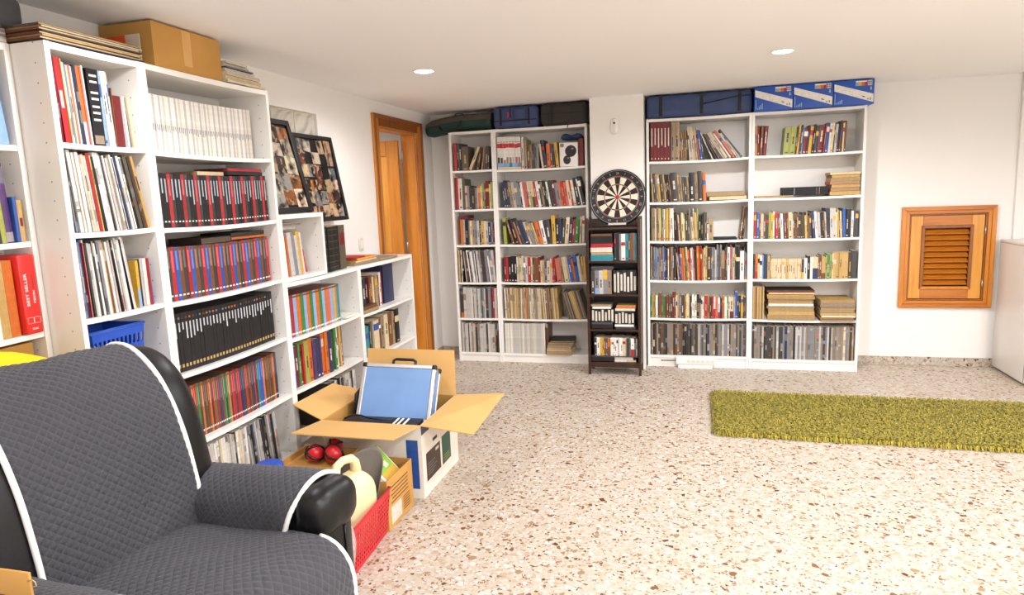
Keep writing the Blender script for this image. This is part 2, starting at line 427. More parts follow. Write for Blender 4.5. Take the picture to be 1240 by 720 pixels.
# ------------------------------------------------------------------ bookcases
PT = .02     # board thickness
def shelf_mesh(name, x0, x1, y0, y1, ztop, th, sag, mat, par, n=8):
    bm = bmesh.new(); box_bm(bm, (x0, y0, ztop-th), (x1, y1, ztop))
    es = [e for e in bm.edges if abs(e.verts[0].co.x-e.verts[1].co.x) > .01]
    if sag:
        bmesh.ops.subdivide_edges(bm, edges=es, cuts=n-1, use_grid_fill=True)
        for v in bm.verts:
            u = 2*(v.co.x-x0)/(x1-x0)-1; v.co.z -= sag*(1-u*u)
    return bm_obj(name, bm, mat, par)
class Case:
    def __init__(s, name, label, loc, rz, W, D, H, shelves, bottom, phrase, sag=.005, top=True, plinth=True, mat='melamine', drilled=True):
        s.loc, s.rz, s.W, s.D, s.H, s.phrase, s.sag = loc, rz, W, D, H, phrase, sag
        s.levels = shelves + [bottom]; s.n = len(s.levels)
        t = s.t = thing(name, label, 'bookcase', loc, rz)
        side = 'melamine_drilled' if drilled else mat
        for x in (0, W-PT):
            o = box('side_panel', (0, 0, 0), (PT, D, H), side, t, bev=.0012); o.location.x = x
        shelf_mesh('top_panel', PT, W-PT, .001, D-.004, H-.001, .022, sag*.6, mat, t)
        for z in shelves: shelf_mesh('shelf', PT+.001, W-PT-.001, .004, D-.005, z, .018, sag, mat, t)
        shelf_mesh('bottom_panel', PT, W-PT, .002, D-.004, bottom, .02, 0, mat, t)
        if plinth: box('plinth', (PT, .012, 0), (W-PT, .03, bottom-.0205), mat, t)
        box('back_panel', (PT, D-.0035, 0), (W-PT, D-.0005, H-.03), mat, t)
    def z(s, level, x, w=0):
        base = s.levels[level]
        if level == s.n-1: return base
        i = s.W-2*PT; f = lambda q: -s.sag*(1-(2*(min(max(q, 0), i))/i-1)**2)
        return base + max(f(x), f(x+w))
    def world(s, x, y, z):
        c, sn = math.cos(s.rz), math.sin(s.rz)
        return Vector((s.loc[0]+c*x-sn*y, s.loc[1]+sn*x+c*y, s.loc[2]+z))
SH = [1.690, 1.362, 1.049, .720, .402]
XL = -.643; YC = -2.8713
HB = PI/2
cE = Case('bookcase', 'narrow tall white bookcase in the far corner by the door', (-.656, -.28, 0), 0, .4, .275, 2.02, [1.691, 1.356, 1.047, .716, .394], .082, 'narrow far bookcase', .002)
cF = Case('bookcase', 'wide tall white bookcase left of the dartboard, two backpacks on top', (-.255, -.28, 0), 0, .8, .275, 2.02, [1.683, 1.360, 1.045, .716, .394], .080, 'bookcase left of the dartboard', .006)
cG = Case('bookcase', 'wide tall white bookcase right of the dartboard, one long blue bag on top', (1.0218, -.28, 0), 0, .8, .275, 2.02, [1.688, 1.364, 1.051, .729, .415], .098, 'bookcase right of the dartboard', .007)
cH = Case('bookcase', 'wide tall white bookcase under three blue boxes', (1.823, -.28, 0), 0, .8, .275, 2.02, [1.693, 1.369, 1.051, .734, .408], .085, 'bookcase under the blue boxes', .005)
cB = Case('bookcase', 'narrow tall white bookcase behind the armchair, blue basket inside', (XL, YC-.8-.402, 0), HB, .4, .275, 2.02, [1.697, 1.394, 1.094, .80, .48], .15, 'narrow bookcase behind armchair', .003)
cC = Case('bookcase', 'wide tall white bookcase on the left wall under the cardboard carton', (XL, YC-.8, 0), HB, .799, .275, 2.02, [1.690, 1.388, 1.086, .784, .478], .155, 'wide bookcase under the carton', .007)
cD = Case('bookcase', 'low white bookcase with teal and orange volumes, open box before it', (XL, YC, 0), HB, .799, .275, 1.06, [.760, .478], .15, 'low bookcase with orange volumes', .006)
cI = Case('bookcase', 'low white bookcase nearest the open door', (XL, YC+.8, 0), HB, .83, .275, 1.06, [.745, .445], .13, 'low bookcase nearest the door', .004)
cX = Case('shelf_cube', 'small white cube shelf standing on the low bookcase under black frames', (XL, YC+.003, 1.0605), HB, .42, .275, .35, [], .02, 'cube shelf under the black frames', 0, plinth=False)
cX.t['category'] = 'shelf'
cA = Case('bookcase', 'recessed white bookcase at the left edge holding the thick red binder', (-.785, YC-.8-.402-.802, 0), HB, .8, .134, 2.02, [1.692, 1.372, 1.06, .80, .48], .15, 'recessed bookcase at left edge', .003)

# ------------------------------------------------------------------ books
PAL = dict(K='#17171a black', k='#3b3937 charcoal', N='#26304f navy', B='#2b539d blue', b='#86a9d2 light_blue', R='#ab262b red', D='#6d1a1f dark_red', O='#cc6a26 orange', Y='#d0a53c yellow', G='#3d7a3e green', g='#9da24c lime_green', T='#2c8793 teal', W='#e8e4dc white', C='#d5c29c cream', t='#a18762 tan', n='#704523 brown', d='#3c2a1e dark_brown', L='#bcb8b1 pale_grey', S='#7f7f83 grey', P='#4c3162 purple', p='#c0695c salmon', m='#8f7d69 taupe', y='#bf9c5c yellowed', e='#5a5140 olive_brown', w='#d3cbbd off-white')
HEX = {k: lin(v.split()[0]) for k, v in PAL.items()}; CN = {k: v.split()[1].replace('_', ' ') for k, v in PAL.items()}
ORD1 = 'first second third fourth fifth sixth seventh eighth ninth tenth eleventh twelfth thirteenth fourteenth fifteenth sixteenth seventeenth eighteenth nineteenth twentieth'.split()
TENS = {2: 'twenty', 3: 'thirty', 4: 'forty', 5: 'fifty', 6: 'sixty', 7: 'seventy'}
def ordinal(i):
    if i <= 20: return ORD1[i-1]
    a, b = divmod(i, 10)
    return TENS[a][:-1]+'ieth' if b == 0 else TENS[a]+'-'+ORD1[b-1]
def lum(c): return .2126*c[0]+.7152*c[1]+.0722*c[2]
def jit(c, rng, a=.1):
    k = 1+rng.uniform(-a, a); return tuple(min(1, max(0, x*k*(1+rng.uniform(-a, a)*.3))) for x in c)
PAGE = lin('#dccfb2')
def book_mesh(name, w_, d, h, col, rects, pages=PAGE, rounded_spine=0, cover=.0022):
    """one closed little book: spine grid in front with printed fields, boards, page block seen on top"""
    us = {0, 1}; vs = {0, 1}
    if rounded_spine: us |= {.2, .5, .8}
    for r in rects: us |= {r[0], r[1]}; vs |= {r[2], r[3]}
    us = sorted(us); vs = sorted(vs); nu, nv = len(us), len(vs)
    verts = []; faces = []; cols = []
    for v in vs:
        for u in us: verts.append((u*w_, -rounded_spine*(1-(2*u-1)**2), v*h))
    for j in range(nv-1):
        for i in range(nu-1):
            uc, vc = (us[i]+us[i+1])/2, (vs[j]+vs[j+1])/2; c_ = col
            for r in rects:
                if r[0] < uc < r[1] and r[2] < vc < r[3]: c_ = r[4]
            faces.append((j*nu+i, j*nu+i+1, (j+1)*nu+i+1, (j+1)*nu+i)); cols.append(c_)
    b = len(verts); e = min(cover, w_*.25)
    verts += [(0, d, 0), (w_, d, 0), (0, d, h), (w_, d, h), (e, .004, h), (w_-e, .004, h), (e, d, h), (w_-e, d, h)]
    L0, R0, LT, RT = 0, nu-1, (nv-1)*nu, nv*nu-1
    faces += [tuple([j*nu for j in range(nv)]+[b+2, b]), tuple([b+1, b+3]+[j*nu+nu-1 for j in range(nv-1, -1, -1)])]; cols += [col, col]
    faces.append(tuple([b, b+1]+list(range(nu-1, -1, -1)))); cols.append(col)
    faces += [(LT, b+4, b+6, b+2), (b+5, RT, b+3, b+7)]; cols += [col, col]
    faces.append((b+4, b+5, b+7, b+6)); cols.append(pages)
    faces.append(tuple(list(range(LT, RT+1))+[b+5, b+4])); cols.append(col)
    faces.append((b+1, b, b+2, b+6, b+7, b+3)); cols.append(pages)
    me = bpy.data.meshes.new(name); me.from_pydata(verts, [], faces)
    at = me.color_attributes.new('Col', 'FLOAT_COLOR', 'CORNER'); k = 0
    buf = []
    for f, c_ in zip(faces, cols):
        buf += [c_[0], c_[1], c_[2], 1.0]*len(f)
    at.data.foreach_set('color', buf)
    return me
def auto_print(rng, col, w_, style):
    dark = lum(col) < .18; R = []
    ink = HEX['w'] if dark else rng.choice([HEX['K'], HEX['d'], HEX['N'], HEX['D']])
    if style == 'mag':
        if max(col)-min(col) > .25:
            if rng.random() < .5: v0 = rng.uniform(.3, .7); R.append((.25, .75, v0, v0+.2, ink))
            return R
        for k in range(rng.choice([0, 1, 1, 2, 3])):
            v0 = rng.uniform(0, .9); v1 = min(1, v0+rng.uniform(.03, .22)); t_ = HEX[rng.choice('SkLwmKtLSkwSnbp')]; f_ = rng.uniform(.35, .8)
            R.append((0, 1, round(v0, 3), round(v1, 3), tuple(col[q]*(1-f_)+t_[q]*f_ for q in range(3))))
        return R
    if style == 'plain': return R
    q = rng.random()
    if dark and rng.random() < .35: ink = HEX['y']
    if q < .6:
        v0 = rng.uniform(.25, .45); v1 = v0+rng.uniform(.25, .4)
        a, b = (.36, .64) if w_ > .012 else (.25, .75)
        cut = rng.uniform(v0+.08, v1-.06)
        R += [(a, b, v0, cut, ink), (a, b, cut+.02, v1, ink)]
    elif q < .8:
        v0 = rng.uniform(.55, .72); c2 = rng.choice([HEX[x] for x in 'WCYRKB']); R.append((0, 1, v0, v0+rng.uniform(.1, .2), c2))
    if rng.random() < .55: R.append((.25, .75, .05, .09, ink))
    return R
def silver(rng, col, w_, top=.9, lo=.35, hi=.65, mark=.11):
    return [(.3, .68, top-rng.uniform(lo, hi)*.75, top, jit(lin('#a9afb8') if col[0] < 3*col[1] else lin('#c4706c'), rng, .15)), (.25, .75, mark-.012, mark+.014, HEX['W'])]
def silver_gold(rng, col, w_):
    return [(.3, .66, .84-rng.uniform(.12, .3), .84, jit(lin('#c3c6cc'), rng, .12)), (.25, .75, .9, .935, rng.choice([HEX['n'], HEX['S'], HEX['N'], HEX['O']])), (.2, .8, .075, .13, lin('#b8985a'))]
def series_col(rng, col, w_):
    return [(.25, .72, .62-rng.uniform(0, .12), .93, tuple(min(1, x*1.5+.09) for x in col)), (.2, .8, .93, .98, HEX['n']), (.2, .8, .08, .11, HEX['W'])]
def parse(tok):
    head, *rest = tok.split('*'); n = int(rest[0]) if rest else 1
    tilt = 0.0; two = None
    if '@' in head: head, q = head.split('@'); tilt = float(q)
    if '+' in head: head, q = head.split('+'); two = (q[0], float(q[1:])/100)
    h = None
    if '/' in head: head, q = head.split('/'); h = float(q)
    return [(head[0], float(head[1:] or 10), h, tilt, two)]*n
def poly(w_, h, tilt):
    a = rad(tilt); c, s = math.cos(a), math.sin(a)
    P = [(c*x+s*z, -s*x+c*z) for x, z in ((0, 0), (w_, 0), (w_, h), (0, h))]
    lift = -min(p[1] for p in P); return [(x, z+lift) for x, z in P], lift
def extent(P, z):
    xs = []
    for i in range(4):
        (x0, z0), (x1, z1) = P[i], P[(i+1) % 4]
        if abs(z1-z0) < 1e-9:
            if abs(z-z0) < 1e-6: xs += [x0, x1]
        elif min(z0, z1)-1e-9 <= z <= max(z0, z1)+1e-9: xs.append(x0+(x1-x0)*(z-z0)/(z1-z0))
    return (min(xs), max(xs)) if xs else None
def pack(items, k):
    """items (w,h,tilt) -> x of the pivot corner, packed without overlap; k scales thickness"""
    out = []; prev = None; cursor = 0; first = True
    for it in items:
        if it is None: continue
        if it[0] == 'gap': cursor += it[1]*k; prev = None if prev is None else (prev[0], prev[1]+it[1]*k); continue
        w_, h, t = it[0]*k, it[1], it[2]; P, lift = poly(w_, h, t)
        if prev is None: x = -min(p[0] for p in P) + cursor
        else:
            x = -9; Q, qx = prev
            for i in range(24):
                z = i/23*max(p[1] for p in P); a, b = extent(Q, z), extent(P, z)
                if a and b: x = max(x, qx+a[1]-b[0])
        out.append((x, lift, w_)); prev = (P, x)
    end = max(x+max(p[0] for p in poly(w_, it[1], it[2])[0]) for (x, l, w_), it in zip(out, [i for i in items if i and i[0] != 'gap']))
    return out, end
SHELF_WORD = {0: 'top shelf', 1: 'second shelf', 2: 'third shelf', 3: 'fourth shelf', 4: 'fifth shelf'}
KINDW = dict(book='book', paperback='paperback', magazine='magazine', comic_book='comic book', encyclopedia_volume='volume', disc_case='disc case', periodical='periodical')  # last kind holds thin magazines and comics of the right-hand bottom shelves
def row(case, level, s0, s1, spec, hdef, unit, kind='book', style='auto', depth=.17, recess=.012, seed=0, shared=None, hj=.03, jw=.0, phrase=None, mat='printed', group=None, rs=None, start=1, colj=.07, pages=PAGE, rj=None):
    rng = random.Random(seed*977+level*31+len(spec))
    toks = [p for tk in spec.split() for p in parse(tk)]
    items = []; meta = []
    for (c, w_, h, tilt, two) in toks:
        if c == '_': items.append(('gap', w_)); continue
        hh = (h if h else hdef*(1+rng.uniform(-hj, hj)))*unit
        items.append((w_*(1+rng.uniform(-jw, jw)), hh, tilt)); meta.append((c, hh, tilt, two))
    lo, hi = 1e-5, .01
    for _ in range(40):
        k = (lo+hi)/2
        if pack(items, k)[1] > s1-s0: hi = k
        else: lo = k
    pl, _ = pack(items, lo)
    lvl = 'bottom shelf' if level == case.n-1 and case.n > 1 else SHELF_WORD[level]
    if case.n == 1: lvl = 'inside'
    ph = phrase or (f'{lvl}, {case.phrase}' if case.n > 1 else f'inside the {case.phrase}')
    objs = []
    rz = case.rz
    for i, ((x, lift, w_), (c, h, tilt, two)) in enumerate(zip(pl, meta)):
        col = jit(HEX[c], rng, colj); base = col
        if callable(style): R = style(rng, col, w_)
        else: R = auto_print(rng, col, w_, style)
        if two: R = [r for r in R if r[2] > two[1]+.02]+[(0, 1, 0, two[1], jit(HEX[two[0]], rng))]
        j_ = rj if rj is not None else (.0008 if kind == 'encyclopedia_volume' or shared else .004 if kind in ('magazine', 'periodical', 'comic_book') else .008)
        d = depth*(1+rng.uniform(-.06, .06)); rec = recess+rng.uniform(-j_, j_)
        d = min(d, case.D-.012-max(rec, .006))
        rs_ = (rs if rs is not None else (.003 if kind == 'book' and w_ > .012 else 0))
        me = book_mesh(kind, w_-.0006, d, h, col, R, pages if kind not in ('magazine', 'periodical') else HEX['w'], rs_, .0022 if kind == 'book' else .0008)
        o = link(kind, me, mat); X = PT+s0+x
        o.location = case.world(X, max(rec, .006), case.z(level, s0+x-.02, w_+.04)+lift+.0006); o.rotation_euler = (0, rad(tilt), rz)
        lean = 'leaning ' if abs(tilt) >= 7 else ''
        if shared: lab = shared
        else: lab = f'{CN[c]} {lean}{KINDW[kind]}, {ordinal(start+i)} from left, {ph}'
        tag(o, lab, KINDW[kind] if kind != 'paperback' else 'book', group or f'{KINDW[kind]}s on the {ph}'.replace(',', ' of the') if case.n > 1 else (group or f'{KINDW[kind]}s in the {case.phrase}'))
        objs.append(o)
    return objs
def lying(case, level, s0, s1, y0, y1, z0, h, c, label, name='book', cat='book', rot=0, group=None, edge=None, seed=1, zabs=None, rects=None):
    """a book or bundle lying flat: its long spine towards the room"""
    rng = random.Random(seed); col = jit(HEX[c], rng)
    wd = s1-s0; verts = []; cv = .0022 if h > .008 else h*.2
    edgec = HEX[edge] if edge else col
    me = book_mesh(name, wd, y1-y0, h, col, [(0, 1, round(cv/h, 4), round(1-cv/h, 4), edgec)]+(rects or []), col, 0)
    o = link(name, me, 'printed_matt')
    zz = zabs if zabs is not None else case.z(level, s0, wd)+.0006+z0
    c_ = case.world(PT+(s0+s1)/2, y0, zz) if case else Vector((0, 0, zz))
    o.location = case.world(PT+s0, y0, zz); o.rotation_euler = (0, 0, case.rz+rad(rot))
    return tag(o, label, cat, group)
def cyc(rng, letters, n, w0, w1, h=None, tilt=None):
    out = []
    for i in range(n):
        s = f'{rng.choice(letters)}{rng.uniform(w0, w1):.0f}'
        if h: s += f'/{rng.uniform(*h):.0f}'
        if tilt: s += f'@{rng.uniform(*tilt):.1f}'
        out.append(s)
    return ' '.join(out)
rg = random.Random(11)
mm = .001
# --- narrow far bookcase (E)
row(cE, 0, .02, .345, 'R25/236 k18/230 K30/230 e60/203 C26/212@26 d28/190@13 t16/196@9 n14/192@7 k18/196@5 d14/190@4', 200, mm, seed=1)
row(cE, 1, .015, .355, 'R26/280 w36/270 e22/262 C20/205 S20/205 k18/200 d30/190 S18/185 L10/185 O22/200 C14/200 g20/220 e12/220 D32/238 C12/210 g20/228', 200, mm, 'paperback', seed=2)
row(cE, 2, .045, .354, 'O22/222 L20/222 K28/222 S15/215 C20/210 t25/210 S22/205 L20/210 K16/210 y28/205 C14/205 L22/200 N24/190 S16/190 D14/180', 205, mm, 'paperback', seed=3)
lying(cE, 2, .045, .115, .02, .19, .228, .026, 'D', 'dark red book lying across others, third shelf, narrow far bookcase')
row(cE, 3, .012, .354, 'y14/285 k10 W8 K14 L10@-4 n10@-4 k12@-4 W10@-6 K14@-6 L12@-6 W16@-6 S14@-6 W8@-5 K10@-5 W10@-5 L12@-5 S14@-4 n8@-4 k12@-4 k20@-4 S22@-4 W14@-6 S24@-5 L18@-5', 278, mm, 'magazine', 'mag', .21, seed=4)
row(cE, 4, .012, .354, 'k26/265+O18 L20 L22 L18 w16 k6 L22 S10 L18 S12 k8 S14 L10 k20 S22 k16 R12 L22', 268, mm, 'magazine', 'mag', .21, seed=5)
row(cE, 5, .012, .354, cyc(random.Random(5), 'LSkLwKtLS', 24, 9, 18), 262, mm, 'magazine', 'mag', .21, seed=6)
# --- bookcase left of the dartboard (F)
def comic_set(rng, col, w_):
    return [(0, 1, .66+rng.uniform(-.01, .01), .79+rng.uniform(-.015, .015), jit(lin('#c8323a'), rng, .2)), (.1, .9, .83, .85, HEX['S']), (.1, .85, .2, .33+rng.uniform(-.04, .05), jit(rng.choice([HEX['t'], HEX['p'], HEX['L'], HEX['m'], HEX['k']]), rng)), (0, 1, .07, .2, jit(rng.choice([HEX['b'], HEX['b'], HEX['T'], HEX['S']]), rng)), (0, 1, .0, .06, HEX['C'])]
row(cF, 0, .008, .215, 'W26*8', 272, mm, 'comic_book', comic_set, .2, seed=7, hj=.003, group='white comic books with red lettering')
row(cF, 0, .222, .54, 'w24/262 m30/245 n28/198 t20/200 d10/205 k18/205 S22/205 S22/203 C22/205@-7 N33/232@-7 O36/200@-2 n22/195@-2 d22/192@-2 Y28/205@-5', 200, mm, seed=8, start=9)
row(cF, 0, .705, .745, 'D34/220', 220, mm, seed=9, start=23)
row(cF, 1, .03, .755, 'N22@-7 N20/232@-7 k24@-7 S12@-7 t18@-7 L28@-7 S28@-7 S26@-7 K12@-7 W24@-7 p22/215@-7 p24@-7 w12@-7 C26/222+g45@-7 C24/222+k40@-7 R22/215@-7 W28@-8 k18@-8 t22@-8 K20@-8 K18@-8 W18@-9 k22@-9 k20@-9 D15@-8 S20/200@-8 S20/200@-8 O25/205@-8 R26/210@-8 p28/200@-8 C28/213@-8 R16@-8 w26@-9 K30/228@-11 W14@-12 K28/240@-12', 218, mm, 'paperback', seed=10)
row(cF, 2, .03, .745, 'g28/225@-2 n20/218@-16 K38/222@-17 p14@-18 k28/208@-19 N42/200@-19 C20/200@-19 S28/195@-19 t18/190@-19 C16/190@-18 O36/198@-14 W34/203@-12 k46/208@-7 Y34/242@-2 K28/215 N25/210 k25/210@3 C33/222@5 N28/218@5 R22/200@5 G38/208@5 C20/222@4 w20/228@2', 205, mm, seed=11)
row(cF, 3, .03, .75, 'D20/222 R18/222 K25/222 K28/228 K26/228 L16/222 Y12 L16 C18/228 S18 L20/222 R30/218 C14 k14 n42/213 D16 C18/190 y20/190 B20/180 C30/185 w20/205 R14 R12 p42/203@-5 t14@-6 C38/216@-8 L12@-9 B28/204@-9 O20/198@-9 B28/230@-8 L24/218@-7 y20/212@-4 y18@-3', 215, mm, 'paperback', seed=12)
row(cF, 4, .02, .505, cyc(random.Random(7), 'ttmCywLtyCmpt', 30, 9, 16, (262, 274), (-1.2, .5))+' '+cyc(random.Random(8), 'tmyCtynm', 14, 9, 15, (262, 274), (-3.5, -2.5)), 268, mm, 'comic_book', 'mag', .2, seed=13)
row(cF, 4, .53, .75, 'e11/238@-14 m9/236@-15 e10/238@-16 m9/238@-16 k7/235@-17 m10/240@-17 y14/244@-17 Y9/244@-17 m12/250@-17 e10/250@-17 m12/250@-16 e12/248@-16', 240, mm, 'magazine', 'plain', .2, seed=14, start=1, phrase='slumped pile, fifth shelf, bookcase left of the dartboard')
row(cF, 5, .012, .375, cyc(random.Random(9), 'wLwLSLwW', 30, 9, 14, (266, 272)), 270, mm, 'comic_book', 'plain', .2, seed=15)
row(cF, 5, .382, .40, 'k12/268 n12/262', 265, mm, 'magazine', 'mag', .2, seed=16, start=31)
zz = 0
for i, (h, c, a, b, ro) in enumerate([(.042, 'C', .395, .61, 0), (.014, 'w', .395, .605, 2), (.022, 't', .40, .61, -1), (.012, 'm', .405, .62, 3), (.014, 'e', .41, .63, 4), (.010, 'k', .43, .635, 6)]):
    lying(cF, 5, a, b, -.035+.004*i, .215, zz, h, c, f'{CN[c]} bundle, {ordinal(i+1)} from bottom of bottom-shelf stack left of the dartboard', 'paper_bundle', 'paper', ro, 'papers stacked low beside the dark shelf', 't', seed=i); zz += h+.0012
# --- bookcase right of the dartboard (G)
g7 = .71*mm; g8 = .77*mm
def red_enc(rng, col, w_): return [(.28, .62, .4+rng.uniform(-.06, .06), .86, HEX['w']), (.3, .6, .05, .09, HEX['C'])]
row(cG, 0, .012, .168, 'D40*6', 425, g7, 'encyclopedia_volume', red_enc, .2, seed=20, hj=.005)
row(cG, 0, .172, .715, 'm42/430 t60/430 n14/318@-1 y12/322@-1 n12/315@-1 t14/318@-1 n13@-1 y13@-1 d13@-1 C13/370@-4 L9/368@-4 C13/372@-4 W9/366@-4 C14/370@-4 w10@-5 y12@-5 C12@-5 O13/352@-7 B28/330@-8 N12/328@-9 w14/320@-24 K18/315@-28 n14/318@-30 k18/318@-31 L13@-32 C36/340@-33 w24@-34 p30/360@-35 C18@-36 L12@-37 k18/390@-38', 330, g7, 'book', seed=21, start=7, hj=.02)
row(cG, 1, .012, .445, 'y18/300@-3 k18/295@-4 m30/285@-5 Y25/290@-5 k33/285@-6 y22/290@-6 K20/285@-6 K20/284@-6 n18/280@-6 k76/300@-5 y22/280@-5 m25/265@-5 e22/260@-4 k25/255@-4 t22/250@-4 K60/300@-2 t18/285@-2 t14/284@-2 k48/310@-3 O36/295@-2', 285, g8, seed=22)
lying(cG, 1, .47, .75, .03, .24, 0, .03, 'y', 'tan book at bottom of flat pile, second shelf right of dartboard', edge='C', seed=3)
lying(cG, 1, .448, .735, .02, .22, .031, .034, 'm', 'taupe book on top of flat pile, second shelf right of dartboard', edge='t', seed=4, rot=0)
row(cG, 2, .012, .45, 'e15 t18/345 m14 C16 S18/350 y14 C22/340 k10 g22/335+O20 W18 n8 Y26/340 y14 C18 W16/340 W16/340@-1 d20/300@-4 d22/280@-4 C16/270@-4 n18/270@-4 C30/295@-3 g14/280@-3 k28/285@-2 e20/270@-2 m14@-2 C26/250@-3 w10@-2 y30/295@-2 g14@-1 K26/270 K28/275 e20/295 e20/290', 340, g8, 'book', seed=23)
row(cG, 2, .452, .50, 'W14/170 t46/220', 200, g8, 'paperback', seed=24, start=34)
lying(cG, 2, .505, .68, .02, .2, 0, .014, 'K', 'flat black case lying on third shelf right of the dartboard', 'flat_case', 'case', seed=5)
row(cG, 2, .70, .752, 'n18/335@6 d22/328@5', 330, g8, 'book', seed=25, start=36)
row(cG, 3, .008, .755, 't18 k14 S22/380 S12 b10 S20 m30/370 D14 S16 B14/370 N14 k20 W10 n22 m24 k14 d26/350 C14/320@-4 D10@-4 B20/300@-4 p22/370@-4 O24/370@-4 K10@-4 g16/380@-4 C14@-4 O18/350@-4 R14@-3 W14/370@-3 L14@-3 p12@-3 K22/340@-2 O20/390@-2 O18/388@-2 R18/390@-1 y20 C14 y24/390 d40/370 k10 S16/370 S22/370 L16 S22/400 k14 S22/400 t36/330+n40 k14 k14/400 W32/370 R14 S16/370 C24/360 k12 K45/375 W45/320 k8 S20/300+O10', 370, g7, 'book', 'auto', .2, seed=26, hj=.06)
row(cG, 4, .008, .755, 'G14/250 g18/265 O16/270 G14 W30/260 k14 n35/290 e16 G35/250 D14 n22/270 D8 n20 d26 D26/310 n20/310 C18/270 t26/275 k10 L12 k40/270 n14 Y14 C36/285 t10 K16 k10 W28/280 C16 W16/275 K36/280 m24/270 w16/250 W22/255 R46/265 y16/265 e14 k12 D14 R20/260 W22+R45 p30/250 W26/240+R32 k8 N22/240 O22/255 Y8 W28/245 G18 w18 C45/245+D33 t10 b12 B28/300 N14 K30/260 Y26/270 K12 k24/240', 255, g7, 'paperback', 'auto', .13, seed=27)
row(cG, 5, .008, .755, cyc(random.Random(21), 'kdmnKSkentmkdeK', 26, 14, 24, (365, 378))+' '+cyc(random.Random(22), 'SkLmSekSmK', 26, 14, 24, (365, 378)), 372, g7, 'periodical', 'mag', .2, seed=28)
# --- bookcase under the blue boxes (H)
h9 = .92*mm; h7 = .71*mm
row(cH, 0, .004, .10, 'y14/245 O10 D20/245 n34/245@3 D38/240@4', 245, h9, 'book', seed=30)
row(cH, 0, .205, .65, 'g60/222@4 g50/224@4 k16/215@4 Y20/235@5 k10@5 N14/235@5 b10@5 D36/210@5 d16@5 Y34/220@6 K20@6 k28/225@6 D56/225@5 R10@5 B28/240@4 w22/235@4 C24/240@4 k8@4 L24/225@4 K22/245@4 n20/250@4 C16/230@2 n18/245@2', 230, h9, 'book', seed=31, start=6)
lying(cH, 1, .01, .29, .015, .2, 0, .012, 'y', 'thin tan folder lying left on second shelf under blue boxes', 'folder', 'folder', edge='t')
lying(cH, 1, .215, .535, .02, .22, .0135, .062, 'K', 'thick black ring binder lying flat, second shelf under blue boxes', 'ring_binder', 'binder', seed=2, rects=[(.24, .26, .1, .9, HEX['S']), (.74, .75, .1, .9, HEX['S']), (.80, .81, .1, .9, HEX['y'])])
zz = 0
for i, (h, c, e) in enumerate([(.03, 't', 'y'), (.025, 'p', 't'), (.024, 't', 'y'), (.024, 'p', 't'), (.022, 'y', 't'), (.022, 'm', 'y'), (.02, 'y', 'C')]):
    lying(cH, 1, .545+.006*((i*7) % 3), .755-.004*((i*5) % 2), .012+.003*(i % 3), .23, zz, h, c, f'yellowed paper bundle, {ordinal(i+1)} from bottom, second shelf under blue boxes', 'paper_bundle', 'paper', 0, 'yellowed bundles beside the binder', e, seed=i+3); zz += h+.001
row(cH, 2, .005, .75, 'R24/295 k8 B30/290 n20 C35/275 n18 k40/270 g25/285 Y30 W18/300 R34/295@-2 k8@-2 n18@-2 W30/275@-3 k16@-3 n24@-3 D22/280@-3 C45/288@-2 C10@-2 k14@-2 n30/270@-2 n14@-2 d25/255@-2 d24/255@-2 k25@-2 Y20/250@-3 t16@-3 n20/240@-3 k20@-3 N34/300@-5 W28/290@-5 L34/280@-4 K22/280@-4 K22/278@-4 t12@-4 C12@-4 N36/320@-4 L34/320@-2 L34/318@-2 W14@-2 Y18/300@-3 k10@-3 C20/285@-3 k8@-3 B32/310@-2 K30/300 K28/300 W26/280 k20 k34/280', 280, h7, 'paperback', seed=32)
row(cH, 3, .005, .75, 'k20/280 O28/265+R32 C22 W22 b18 N40/280 y30/260 d8 C23/225*7 y23/226 C23/225*6 k25/220+Y35 W34/230 K28/255 W26/240 C55/240+N50 n20/250 n16 y40/240+n28 g14 G30/275 g20 C14/280 y30/285*5 d35/285 k50/300', 265, h7, 'paperback', 'auto', .12, seed=33)
row(cH, 4, .004, .09, 'y16/368 t16/366 n12/366 y16/370 t16/366 y15/368 e12/362 y15/368', 366, h7, 'comic_book', 'plain', .2, seed=34)
def paper_stack(case, level, x0, x1, y0, spec, what, grp, seed):
    rng = random.Random(seed); zz = 0
    for i, (h, c, e) in enumerate(spec):
        lying(case, level, x0+rng.uniform(-.006, .008), x1+rng.uniform(-.012, .006), y0+rng.uniform(-.004, .012), .235, zz, h, c, f'{CN[c]} paper bundle, {ordinal(i+1)} from bottom of {what}', 'paper_bundle', 'paper', rng.uniform(-1.2, 1.2), grp, e, seed=seed+i); zz += h+.001
paper_stack(cH, 4, .115, .46, .0, [(.04, 'y', 't'), (.03, 't', 'y'), (.022, 'y', 't'), (.016, 'm', 't'), (.018, 'W', 'W'), (.02, 'y', 't'), (.016, 'e', 'y'), (.016, 'y', 't'), (.02, 't', 'y'), (.014, 'p', 'C'), (.014, 'd', 'n')], 'big fifth-shelf stack under blue boxes', 'old papers in the big stack', 40)
paper_stack(cH, 4, .50, .745, -.04, [(.012, 'n', 't'), (.016, 'y', 't'), (.012, 'C', 'W'), (.022, 't', 'y'), (.022, 'm', 't'), (.022, 'y', 't'), (.03, 't', 'm'), (.02, 'y', 't')], 'overhanging fifth-shelf stack under blue boxes', 'old papers in the overhanging stack', 60)
row(cH, 5, .006, .75, cyc(random.Random(31), 'kSmkSNkLdK', 22, 14, 24, (368, 380))+' '+cyc(random.Random(32), 'SLmSkwSLtk', 28, 14, 24, (368, 380)), 374, h7, 'periodical', 'mag', .2, seed=35)

